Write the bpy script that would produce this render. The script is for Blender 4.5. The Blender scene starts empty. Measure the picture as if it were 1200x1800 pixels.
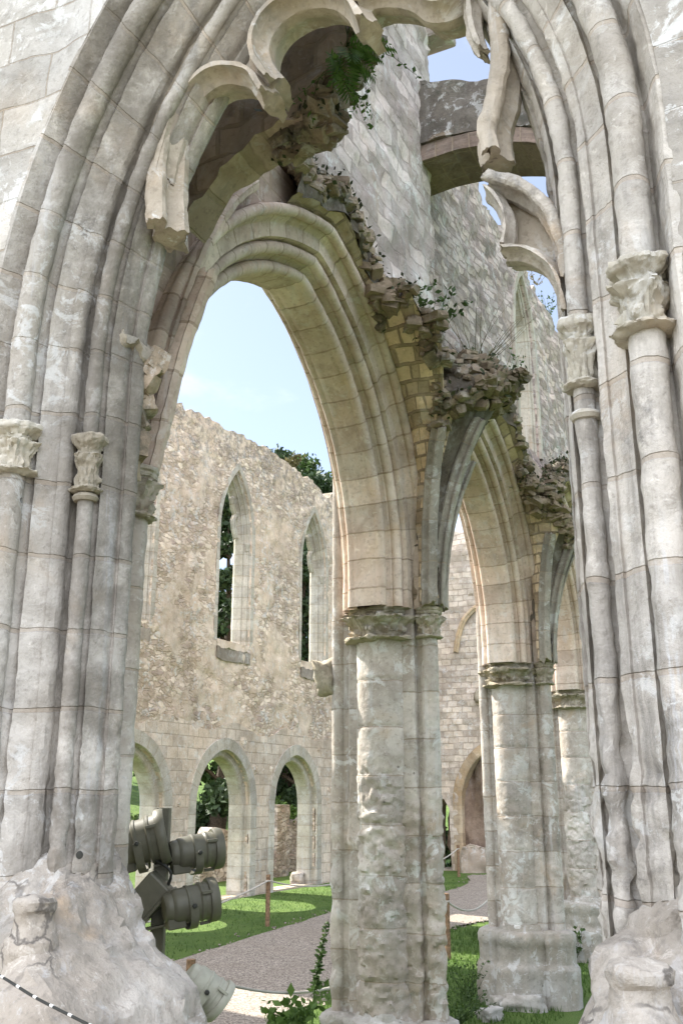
import bpy, bmesh, math, random
import numpy as np
from mathutils import Vector, Matrix, noise as MN
from mathutils.geometry import delaunay_2d_cdt
R_ = math.radians
rng = np.random.default_rng(7)
random.seed(7)
sc = bpy.context.scene
COL = sc.collection

# ------------------------------------------------------------------ camera, sky, sun, exposure
FPX, PITCH, YAW, EYE = 1690.0, R_(16.494), R_(25.697), 2.4
cam_d = bpy.data.cameras.new('camera')
cam = bpy.data.objects.new('camera', cam_d)
COL.objects.link(cam)
cam.location = (0, 0, EYE)
cam.rotation_euler = (R_(90) + PITCH, 0, YAW)
cam_d.sensor_fit = 'VERTICAL'
cam_d.sensor_height = 36
cam_d.sensor_width = 24
cam_d.lens = 36 * FPX / 1800
cam_d.clip_start = 0.05
cam_d.clip_end = 2000
sc.camera = cam

SUN = Vector((-1.0, 0.19, 1.02)).normalized()      # towards the sun
SUN_EL = math.asin(SUN.z)
SUN_ROT = math.atan2(SUN.x, SUN.y)
w = bpy.data.worlds.new('World')
sc.world = w
w.use_nodes = True
nt = w.node_tree
nt.nodes.clear()
wo = nt.nodes.new('ShaderNodeOutputWorld')
bg = nt.nodes.new('ShaderNodeBackground')
sky = nt.nodes.new('ShaderNodeTexSky')
sky.sky_type = 'NISHITA'
sky.sun_disc = False
sky.sun_elevation = SUN_EL
sky.sun_rotation = SUN_ROT
sky.air_density = 0.7
sky.dust_density = 0.7
sky.ozone_density = 1.0
tc = nt.nodes.new('ShaderNodeTexCoord')
L = nt.links.new


def wmath(op, a, b):
    x = nt.nodes.new('ShaderNodeMath')
    x.operation = op
    for k, v in enumerate((a, b)):
        if isinstance(v, (int, float)): x.inputs[k].default_value = v
        else: L(v, x.inputs[k])
    return x.outputs[0]


def wstep(v, a, b, hi=1.0):
    x = nt.nodes.new('ShaderNodeMapRange')
    x.interpolation_type = 'SMOOTHSTEP'
    x.inputs['From Min'].default_value = a
    x.inputs['From Max'].default_value = b
    x.inputs['To Max'].default_value = hi
    L(v, x.inputs['Value'])
    return x.outputs[0]


def wmix(f, a, b):
    x = nt.nodes.new('ShaderNodeMix')
    x.data_type = 'RGBA'
    for sock, v in ((x.inputs['Factor'], f), (x.inputs['A'], a), (x.inputs['B'], b)):
        if isinstance(v, (int, float, tuple)): sock.default_value = v
        else: L(v, sock)
    return x.outputs['Result']


mp = nt.nodes.new('ShaderNodeMapping')
mp.inputs['Scale'].default_value = (1.0, 1.0, 2.0)
mp.inputs['Location'].default_value = (.35, .1, 0)
cn = nt.nodes.new('ShaderNodeTexNoise')
cn.inputs['Scale'].default_value = 3.0
cn.inputs['Detail'].default_value = 9
cn.inputs['Roughness'].default_value = 0.58
L(tc.outputs['Generated'], mp.inputs['Vector'])
L(mp.outputs['Vector'], cn.inputs['Vector'])
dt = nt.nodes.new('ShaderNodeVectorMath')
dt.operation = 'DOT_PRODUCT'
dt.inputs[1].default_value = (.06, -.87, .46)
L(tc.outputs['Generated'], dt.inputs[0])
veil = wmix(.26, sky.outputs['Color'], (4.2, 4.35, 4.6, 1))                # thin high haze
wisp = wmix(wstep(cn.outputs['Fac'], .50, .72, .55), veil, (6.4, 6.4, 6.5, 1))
fill_cloud = wstep(wmath('ADD', cn.outputs['Fac'], wmath('MULTIPLY', dt.outputs['Value'], .42)), .56, .78)
cl = wmix(fill_cloud, wisp, (11.4, 12.0, 13.5, 1))                                 # unseen bright cloud added behind the camera to light the window wall
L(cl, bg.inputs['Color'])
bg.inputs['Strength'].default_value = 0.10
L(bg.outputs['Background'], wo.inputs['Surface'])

sun_d = bpy.data.lights.new('sun', 'SUN')
sun_d.energy = 5.0
sun_d.angle = R_(0.53)
sun_d.color = (1.0, 0.95, 0.86)
sun = bpy.data.objects.new('sun', sun_d)
COL.objects.link(sun)
sun.rotation_euler = SUN.to_track_quat('Z', 'Y').to_euler()
sun.location = (-30, 8, 40)

sc.view_settings.view_transform = 'Standard'
sc.view_settings.look = 'None'
sc.view_settings.exposure = 1.60
sc.view_settings.gamma = 1.0
sc.render.engine = 'CYCLES'
sc.cycles.max_bounces = 7
sc.cycles.diffuse_bounces = 5
sc.cycles.use_denoising = True

# ------------------------------------------------------------------ helpers
_F = Vector((-math.sin(YAW) * math.cos(PITCH), math.cos(YAW) * math.cos(PITCH), math.sin(PITCH)))
_RT = Vector((math.cos(YAW), math.sin(YAW), 0))
_UP = _RT.cross(_F)
_C = Vector((0, 0, EYE))


def _ray(x, y):
    return _F + _RT * ((x - 600) / FPX) - _UP * ((y - 900) / FPX)


def at_y(x, y, Y):          # surveyed point: where the sight line meets the plane Y
    d = _ray(x, y)
    return _C + d * (Y / d.y)


def at_x(x, y, X):
    d = _ray(x, y)
    return _C + d * (X / d.x)


def at_z(x, y, Z):
    d = _ray(x, y)
    return _C + d * ((Z - EYE) / d.z)


def tag(o, label=None, cat=None, group=None, kind=None):
    if label: o['label'] = label
    if cat: o['category'] = cat
    if group: o['group'] = group
    if kind: o['kind'] = kind
    return o


def empty(name, loc, label, cat, group=None):
    o = bpy.data.objects.new(name, None)
    o.location = loc
    o.empty_display_size = 0.2
    COL.objects.link(o)
    return tag(o, label, cat, group)


def link(name, me, mat, parent=None, smooth=True):
    o = bpy.data.objects.new(name, me)
    COL.objects.link(o)
    if mat is not None:
        me.materials.append(mat)
    if smooth:
        me.polygons.foreach_set('use_smooth', [True] * len(me.polygons))
    if parent is not None:
        o.parent = parent
        o.matrix_parent_inverse = Matrix.Translation(-Vector(parent.location))
    return o


def mesh(name, V, F, UV=None):
    me = bpy.data.meshes.new(name)
    me.from_pydata([tuple(v) for v in V], [], [tuple(int(i) for i in f) for f in F])
    if UV is not None:
        uvl = me.uv_layers.new(name='UVMap')
        UV = np.asarray(UV, dtype=np.float32)
        idx = np.empty(len(me.loops), dtype=np.int32)
        me.loops.foreach_get('vertex_index', idx)
        uvl.data.foreach_set('uv', UV[idx].ravel())
    me.update()
    return me


def fbm(p, f, octv=3, seed=0.0):
    return MN.fractal(Vector((p[0] * f + seed, p[1] * f - seed * 1.7, p[2] * f + seed * .6)), 0.8, 2.1, octv, noise_basis='PERLIN_ORIGINAL')


def chip(p, f, seed=0., flat=1.5):
    """flat broken facets: every cell of a cracked pattern stands at its own height"""
    q = Vector((p[0] * f + seed, p[1] * f - seed, p[2] * f * flat))
    c = MN.voronoi(q)[1][0]
    h = math.sin(c[0] * 12.9898 + c[1] * 78.233 + c[2] * 37.719) * 43758.5453
    h -= math.floor(h)
    t = (q - c)
    g = math.sin(c[0] * 7.1 + c[2] * 3.3) * t.x + math.sin(c[1] * 5.3 + 2) * t.y + math.cos(c[2] * 9.1) * t.z
    return h - .5 + .5 * g


def grid_normals(P):
    du = np.gradient(P, axis=0)
    dv = np.gradient(P, axis=1)
    n = np.cross(du, dv)
    ln = np.linalg.norm(n, axis=2, keepdims=True)
    ln[ln == 0] = 1
    return n / ln


def displace_grid(P, amp, freq=3.0, octv=3, seed=0.0, ampf=None):
    N = grid_normals(P)
    Q = P.copy()
    for i in range(P.shape[0]):
        for j in range(P.shape[1]):
            p = P[i, j]
            a = amp if ampf is None else ampf(p)
            if a:
                v = fbm(p, freq, octv, seed)
                if a > .0105 and ampf is not None: v = .4 * v + .75 * chip(p, freq * .9, seed) + .5 * chip(p, freq * 2.1, seed)
                Q[i, j] = p + N[i, j] * (a * v)
    return Q


def grid_faces(m, n, close_u=False, close_v=False, off=0):
    F = []
    for i in range(m if close_u else m - 1):
        i2 = (i + 1) % m
        for j in range(n if close_v else n - 1):
            j2 = (j + 1) % n
            F.append((off + i * n + j, off + i * n + j2, off + i2 * n + j2, off + i2 * n + j))
    return F


def grid_obj(name, P, mat, parent=None, uv=None, close_u=False, close_v=False, caps=False, smooth=True, sharp=38):
    m, n = P.shape[:2]
    F = grid_faces(m, n, close_u, close_v)
    V = P.reshape(-1, 3)
    if caps:
        F.append(tuple(range(n)))
        F.append(tuple((m - 1) * n + k for k in range(n)))
    if uv is None:
        du = np.concatenate([[0], np.cumsum(np.linalg.norm(np.diff(P[:, n // 2], axis=0), axis=1))])
        dv = np.concatenate([[0], np.cumsum(np.linalg.norm(np.diff(P[m // 2], axis=0), axis=1))])
        U = np.stack(np.meshgrid(dv, du), axis=2).reshape(-1, 2)
    else:
        U = uv.reshape(-1, 2)
    me = mesh(name, V, F, U)
    bm = bmesh.new()
    bm.from_mesh(me)
    bmesh.ops.recalc_face_normals(bm, faces=bm.faces)
    for e in bm.edges:
        if len(e.link_faces) == 2 and e.calc_face_angle(0) > R_(sharp):
            e.smooth = False
    bm.to_mesh(me)
    bm.free()
    return link(name, me, mat, parent, smooth)


def resample(pts, step):
    pts = np.asarray(pts, float)
    out = [pts[0]]
    for a, b in zip(pts[:-1], pts[1:]):
        k = max(1, int(math.ceil(np.linalg.norm(b - a) / step)))
        for t in range(1, k + 1):
            out.append(a + (b - a) * t / k)
    return np.array(out)


def smooth_line(pts, n):
    pts = [np.asarray(p, float) for p in pts]
    P = [2 * pts[0] - pts[1]] + pts + [2 * pts[-1] - pts[-2]]
    out = []
    k = len(pts) - 1
    for q in range(n + 1):
        t = q / n * k
        i = min(int(t), k - 1)
        f = t - i
        a, b, c, d = P[i], P[i + 1], P[i + 2], P[i + 3]
        out.append(.5 * ((2 * b) + (c - a) * f + (2 * a - 5 * b + 4 * c - d) * f * f + (3 * b - a - 3 * c + d) * f ** 3))
    return np.array(out)


def inpoly(pts, poly):
    x, y = pts[:, 0], pts[:, 1]
    r = np.zeros(len(pts), bool)
    n = len(poly)
    j = n - 1
    for i in range(n):
        xi, yi = poly[i]
        xj, yj = poly[j]
        c = ((yi > y) != (yj > y)) & (x < (xj - xi) * (y - yi) / ((yj - yi) if yj != yi else 1e-12) + xi)
        r ^= c
        j = i
    return r


def slab(name, outline, holes, mapf, thick, step, mat, parent=None, amp=.01, freq=2.2, seed=0.0, bulge=None, chipamp=0., backamp=None, edge_keep=.12, region=None):
    """wall of real thickness; (s, z) outline with holes, mapf(s, z, depth) -> point"""
    O = resample(list(outline) + [outline[0]], step)[:-1]
    H = [resample(list(h) + [h[0]], min(step, .12))[:-1] for h in holes]
    pts = [O] + H
    edges = []
    off = 0
    for q in pts:
        n = len(q)
        edges += [(off + i, off + (i + 1) % n) for i in range(n)]
        off += n
    B = np.concatenate(pts)
    lo, hi = O.min(0), O.max(0)
    gx = np.arange(lo[0] + step / 2, hi[0], step)
    gz = np.arange(lo[1] + step / 2, hi[1], step)
    G = np.stack(np.meshgrid(gx, gz), axis=2).reshape(-1, 2)
    G = G + (rng.random(G.shape) - .5) * step * .5
    keep = inpoly(G, O)
    for h in H:
        keep &= ~inpoly(G, h)
    G = G[keep]
    D = np.full(len(G), 9.0)
    for k in range(0, len(G), 2000):
        D[k:k + 2000] = np.sqrt(((G[k:k + 2000, None] - B[None]) ** 2).sum(2)).min(1)
    G = G[D > step * .45]
    allp = np.concatenate([B, G])
    v2, _, f2, _, _, _ = delaunay_2d_cdt([Vector(p) for p in allp], edges, [], 0, 1e-6)
    v2 = np.array([(v.x, v.y) for v in v2])
    f2 = np.array([f for f in f2 if len(f) == 3])
    cen = v2[f2].mean(1)
    k = inpoly(cen, O)
    for h in H:
        k &= ~inpoly(cen, h)
    f2 = f2[k]
    n = len(v2)
    Vf, Vb = [], []
    hb = np.concatenate(H) if H else np.zeros((0, 2))
    for s, z in v2:
        p = mapf(s, z, 0)
        a = amp
        if len(hb):
            dd = math.sqrt(((hb - (s, z)) ** 2).sum(1).min())
            a *= min(1, .15 + dd / edge_keep) if edge_keep else 1
        d = a * fbm(p, freq, 4, seed)
        if bulge: d += bulge(s, z)
        if chipamp: d += (a / max(amp, 1e-6)) * (chipamp * chip(p, 2.6, seed) + chipamp * .6 * chip(p, 6.5, seed))
        Vf.append(mapf(s, z, -d))
        Vb.append(mapf(s, z, thick + (backamp if backamp is not None else amp) * fbm(p, freq, 3, seed + 9)))
    V = Vf + Vb
    UV = [(s, z) for s, z in v2] * 2
    F = [tuple(f) for f in f2] + [(f[2] + n, f[1] + n, f[0] + n) for f in f2]
    cnt = {}
    for f in f2:
        for a, b in ((f[0], f[1]), (f[1], f[2]), (f[2], f[0])):
            cnt[(a, b)] = 1
    for (a, b) in list(cnt):
        if (b, a) not in cnt:
            F.append((b, a, a + n, b + n))
    me = mesh(name, V, F, UV)
    bm = bmesh.new()
    bm.from_mesh(me)
    bmesh.ops.recalc_face_normals(bm, faces=bm.faces)
    for e in bm.edges:
        if len(e.link_faces) == 2 and e.calc_face_angle(0) > R_(50):
            e.smooth = False
    bm.to_mesh(me)
    bm.free()
    return link(name, me, mat, parent)


def arch_half(u, c, a, h, z0, zb, nj, na, side):
    R = (a * a + h * h) / (2 * a)
    out = []
    for k in range(nj):
        out.append((c + side * (a - u), zb + (z0 - zb) * k / nj))
    cx = c + side * (a - R)
    ct = max(-1, min(1, (R - a) / max(R - u, 1e-4)))
    th = math.acos(ct)
    for k in range(na + 1):
        t = th * k / na
        out.append((cx + side * (R - u) * math.cos(t), z0 + (R - u) * math.sin(t)))
    return out


def arch_line(u, c, a, h, z0, zb, nj=2, na=24, right=None):
    l = arch_half(u, c, a, h, z0, zb, nj, na, -1)
    hr, zr, ar = (tuple(right) + (a,))[:3] if right else (h, z0, a)
    r = arch_half(u, c, ar, hr, zr, zb, nj, na, 1)
    return l + r[::-1][1:]


def arch_sweep(name, prof, c, a, h, z0, zb, mapf, mat, parent, nj=30, na=40, right=None, amp=.004, freq=6, seed=0., ampf=None, octv=3):
    """moulding swept round jambs and pointed arch; prof = [(inward, depth)]"""
    M = []
    for (u, d) in prof:
        ln = arch_line(u, c, a, h, z0, zb, nj, na, right)
        M.append([mapf(s, z, d) for s, z in ln])
    P = np.array(M).transpose(1, 0, 2)
    P = displace_grid(P, amp, freq, octv, seed, ampf)
    dv = np.concatenate([[0], np.cumsum(np.linalg.norm(np.diff(np.array(prof), axis=0), axis=1))])
    ref = np.array(arch_line(0, c, a, h, z0, zb, nj, na, right))
    du = np.concatenate([[0], np.cumsum(np.linalg.norm(np.diff(ref, axis=0), axis=1))])
    uv = np.stack(np.meshgrid(dv, du), axis=2)
    return grid_obj(name, P, mat, parent, uv)


def roll(cx, cy, r, a0, a1, n=8):
    return [(cx + r * math.cos(R_(a0 + (a1 - a0) * k / n)), cy + r * math.sin(R_(a0 + (a1 - a0) * k / n))) for k in range(n + 1)]


def dense(prof, step):
    return [tuple(p) for p in resample(prof, step)]


def lathe(name, prof, loc, mat, parent=None, n=28, axis=None, leaf=None, amp=0, freq=8, seed=0., squash=(1, 1), smooth=True, facets=None):
    """prof = [(r, z)], turned round axis through loc"""
    m = len(prof)
    P = np.zeros((m, n, 3))
    q = Vector(axis).to_track_quat('Z', 'Y').to_matrix() if axis is not None else Matrix.Identity(3)
    for i, (r, z) in enumerate(prof):
        for j in range(n):
            t = 2 * math.pi * j / n
            rr = r
            if leaf: rr = r + leaf(t, i / (m - 1))
            if facets:
                rr = rr / math.cos(((t + math.pi / facets) % (2 * math.pi / facets)) - math.pi / facets)
            v = q @ Vector((rr * math.cos(t) * squash[0], rr * math.sin(t) * squash[1], z))
            p = Vector(loc) + v
            P[i, j] = p
    if amp:
        P2 = displace_grid(P, amp, freq, 3, seed)
        P = P2
    return grid_obj(name, P, mat, parent, close_v=True, caps=True, smooth=smooth)


def bar(name, path, mat, parent, w=.1, d=.2, nrm=(0, 1, 0), amp=.004, seed=0., taper=None, prof=None, freq=11):
    """stone bar swept along a 3-D path; d is its depth along nrm"""
    P3 = np.asarray(path, float)
    nv = np.asarray(nrm, float)
    T = np.gradient(P3, axis=0)
    T /= np.linalg.norm(T, axis=1, keepdims=True)
    S = np.cross(T, nv)
    S /= np.linalg.norm(S, axis=1, keepdims=True)
    N = np.cross(S, T)
    if prof is None:
        prof = [(-.14, -.5), (-.26, -.46), (-.30, -.38), (-.26, -.30), (-.16, -.27), (-.17, -.20), (-.27, -.10), (-.42, -.04), (-.5, .0), (-.5, .14), (-.30, .30), (-.16, .36), (-.16, .5), (.16, .5), (.16, .36), (.30, .30), (.5, .14), (.5, .0), (.42, -.04), (.27, -.10), (.17, -.20), (.16, -.27), (.26, -.30), (.30, -.38), (.26, -.46), (.14, -.5)]
    prof = [tuple(x) for x in resample(list(prof) + [prof[0]], .09)][:-1]
    M = []
    for i in range(len(P3)):
        k = 1 if taper is None else taper(i / (len(P3) - 1))
        M.append([P3[i] + S[i] * (a * w * k) + N[i] * (b * d * k) for a, b in prof])
    P = np.array(M)
    if amp:
        P = displace_grid(P, amp, freq, 4, seed)
        if w > .05:
            for i, sg in ((0, -1), (-1, 1)):
                for j in range(P.shape[1]):
                    P[i, j] += T[i] * sg * (.28 * w * fbm(P[i, j], 2.2 / w, 4, seed) + .2 * w * chip(P[i, j], 2.5 / w, seed))
    return grid_obj(name, P, mat, parent, close_v=True, caps=True)


def tube(name, path, r, mat, parent=None, n=8, amp=0):
    P3 = np.asarray(path, float)
    T = np.gradient(P3, axis=0)
    T /= np.linalg.norm(T, axis=1, keepdims=True)
    ref = np.array([0, 0, 1.0]) if abs(T[:, 2]).mean() < .8 else np.array([1.0, 0, 0])
    S = np.cross(T, ref)
    S /= np.linalg.norm(S, axis=1, keepdims=True)
    N = np.cross(S, T)
    rr = r if callable(r) else (lambda t: r)
    P = np.array([[P3[i] + (S[i] * math.cos(a) + N[i] * math.sin(a)) * rr(i / (len(P3) - 1)) for a in np.arange(n) * 2 * math.pi / n] for i in range(len(P3))])
    if amp: P = displace_grid(P, amp, 20, 2, 1)
    return grid_obj(name, P, mat, parent, close_v=True, caps=True)


def rubble_heap(name, pts, size, mat, parent, seed=0, flat=.65):
    """broken stones bedded together in one mesh along a torn edge"""
    r = np.random.default_rng(seed)
    bm = bmesh.new()
    bmesh.ops.create_cube(bm, size=1.0)
    bmesh.ops.subdivide_edges(bm, edges=bm.edges[:], cuts=2, use_grid_fill=True)
    bm.verts.index_update()
    U0 = [v.co.copy() for v in bm.verts]
    F0 = [tuple(v.index for v in f.verts) for f in bm.faces]
    bm.free()
    V, F = [], []
    for p in pts:
        s = size * r.uniform(.5, 1.35)
        sc3 = np.array((r.uniform(.7, 1.5), r.uniform(.7, 1.5), flat * r.uniform(.7, 1.2))) * s
        q = Matrix.Rotation(r.uniform(0, 6.28), 3, 'Z') @ Matrix.Rotation(r.normal() * .35, 3, 'X') @ Matrix.Rotation(r.normal() * .35, 3, 'Y')
        sd = r.uniform(0, 90)
        n0 = len(V)
        for c in U0:
            c = c * .72 + c.normalized() * .55 * .28
            c = c * (1 + .28 * fbm(c, 1.9, 3, sd))
            V.append(tuple(q @ Vector((c.x * sc3[0], c.y * sc3[1], c.z * sc3[2])) + Vector(p)))
        F += [tuple(k + n0 for k in f) for f in F0]
    bm = bmesh.new()
    bm.from_mesh(mesh('tmp', V, F))
    for e in bm.edges:
        if len(e.link_faces) == 2 and e.calc_face_angle(0) > R_(35): e.smooth = False
    me = bpy.data.meshes.new(name)
    bm.to_mesh(me)
    bm.free()
    return link(name, me, mat, parent)


def moss_growth(pts, parent, seed):
    r = np.random.default_rng(seed + 1)
    V, F = [], []
    for p in pts:
        for k in range(6):
            q = np.array(p) + r.normal(size=3) * .045 + np.array((0, 0, .035))
            d = r.normal(size=3)
            d /= np.linalg.norm(d)
            e = np.cross(d, r.normal(size=3))
            e /= np.linalg.norm(e)
            z = r.uniform(.012, .038)
            i = len(V)
            V += [q - d * z, q + e * z * .6, q + d * z, q - e * z * .6]
            F.append((i, i + 1, i + 2, i + 3))
    return link('moss', mesh('moss', V, F), M['moss'], parent, False)


def box_bm(bm, c, s, rot=None, bev=0):
    r = bmesh.ops.create_cube(bm, size=1)
    vs = r['verts']
    bmesh.ops.scale(bm, vec=s, verts=vs)
    if bev:
        es = list({e for v in vs for e in v.link_edges})
        rb = bmesh.ops.bevel(bm, geom=es, offset=bev, segments=2, affect='EDGES', profile=.5)
        vs = list({v for f in rb['faces'] for v in f.verts} | {v for v in vs if v.is_valid})
    if rot is not None:
        bmesh.ops.rotate(bm, cent=(0, 0, 0), matrix=rot, verts=vs)
    bmesh.ops.translate(bm, vec=c, verts=vs)
    return vs


def box(name, c, s, mat, parent=None, rot=None, bev=.004):
    bm = bmesh.new()
    box_bm(bm, c, s, rot, bev)
    me = bpy.data.meshes.new(name)
    bm.to_mesh(me)
    bm.free()
    return link(name, me, mat, parent, smooth=False)


def rock(name, c, s, mat, parent=None, seed=0., sub=3, amp=.25, rotz=0.):
    bm = bmesh.new()
    bmesh.ops.create_cube(bm, size=1.3)
    bmesh.ops.subdivide_edges(bm, edges=bm.edges, cuts=2 ** sub - 1, use_grid_fill=True)
    for v in bm.verts:
        p = v.co.copy()
        q = p.normalized() * .62
        p = p * .62 + q * .38
        p *= 1 + amp * fbm(p, 1.6, 4, seed)
        v.co = p
    bmesh.ops.scale(bm, vec=s, verts=bm.verts)
    bmesh.ops.rotate(bm, cent=(0, 0, 0), matrix=Matrix.Rotation(rotz, 3, 'Z'), verts=bm.verts)
    bmesh.ops.translate(bm, vec=c, verts=bm.verts)
    me = bpy.data.meshes.new(name)
    bm.to_mesh(me)
    bm.free()
    return link(name, me, mat, parent)


# ------------------------------------------------------------------ materials
class NB:
    def __init__(s, name):
        s.m = bpy.data.materials.new(name)
        s.m.use_nodes = True
        s.t = s.m.node_tree
        s.t.nodes.clear()
        s.out = s.t.nodes.new('ShaderNodeOutputMaterial')
        s.b = s.t.nodes.new('ShaderNodeBsdfPrincipled')
        s.b.inputs['Roughness'].default_value = .92
        s.b.inputs['Specular IOR Level'].default_value = .25
        s.t.links.new(s.b.outputs[0], s.out.inputs['Surface'])
        s.co = s.t.nodes.new('ShaderNodeTexCoord')

    def n(s, typ, **k):
        x = s.t.nodes.new(typ)
        for a, b in k.items():
            setattr(x, a, b)
        return x

    def l(s, a, b):
        s.t.links.new(a, b)

    def mapv(s, src, scale=(1, 1, 1), loc=(0, 0, 0), rot=(0, 0, 0)):
        m = s.n('ShaderNodeMapping')
        m.inputs['Scale'].default_value = scale
        m.inputs['Location'].default_value = loc
        m.inputs['Rotation'].default_value = rot
        s.l(src, m.inputs['Vector'])
        return m.outputs['Vector']

    def noise(s, vec, scale, detail=5, rough=.6, dist=0):
        x = s.n('ShaderNodeTexNoise')
        x.inputs['Scale'].default_value = scale
        x.inputs['Detail'].default_value = detail
        x.inputs['Roughness'].default_value = rough
        x.inputs['Distortion'].default_value = dist
        if vec is not None: s.l(vec, x.inputs['Vector'])
        return x.outputs['Fac']

    def vor(s, vec, scale, feature='F1', rand=1.0):
        x = s.n('ShaderNodeTexVoronoi')
        x.feature = feature
        x.inputs['Scale'].default_value = scale
        x.inputs['Randomness'].default_value = rand
        s.l(vec, x.inputs['Vector'])
        return x

    def ramp(s, fac, p0, p1, c0=0., c1=1.):
        x = s.n('ShaderNodeMapRange')
        x.interpolation_type = 'SMOOTHSTEP'
        x.inputs['From Min'].default_value = p0
        x.inputs['From Max'].default_value = p1
        x.inputs['To Min'].default_value = c0
        x.inputs['To Max'].default_value = c1
        s.l(fac, x.inputs['Value'])
        return x.outputs['Result']

    def math(s, op, a, b=None):
        x = s.n('ShaderNodeMath', operation=op)
        for i, v in enumerate((a, b)):
            if v is None: continue
            if isinstance(v, (int, float)): x.inputs[i].default_value = v
            else: s.l(v, x.inputs[i])
        return x.outputs[0]

    def mix(s, fac, a, b, mode='MIX'):
        x = s.n('ShaderNodeMix', data_type='RGBA', blend_type=mode)
        for sock, v in ((x.inputs['Factor'], fac), (x.inputs['A'], a), (x.inputs['B'], b)):
            if isinstance(v, (int, float)): sock.default_value = v
            elif isinstance(v, tuple): sock.default_value = (*v, 1) if len(v) == 3 else v
            else: s.l(v, sock)
        return x.outputs['Result']

    def bump(s, h, strength=.5, dist=.02, normal=None):
        x = s.n('ShaderNodeBump')
        x.inputs['Strength'].default_value = strength
        x.inputs['Distance'].default_value = dist
        s.l(h, x.inputs['Height'])
        if normal is not None: s.l(normal, x.inputs['Normal'])
        return x.outputs['Normal']


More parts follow.
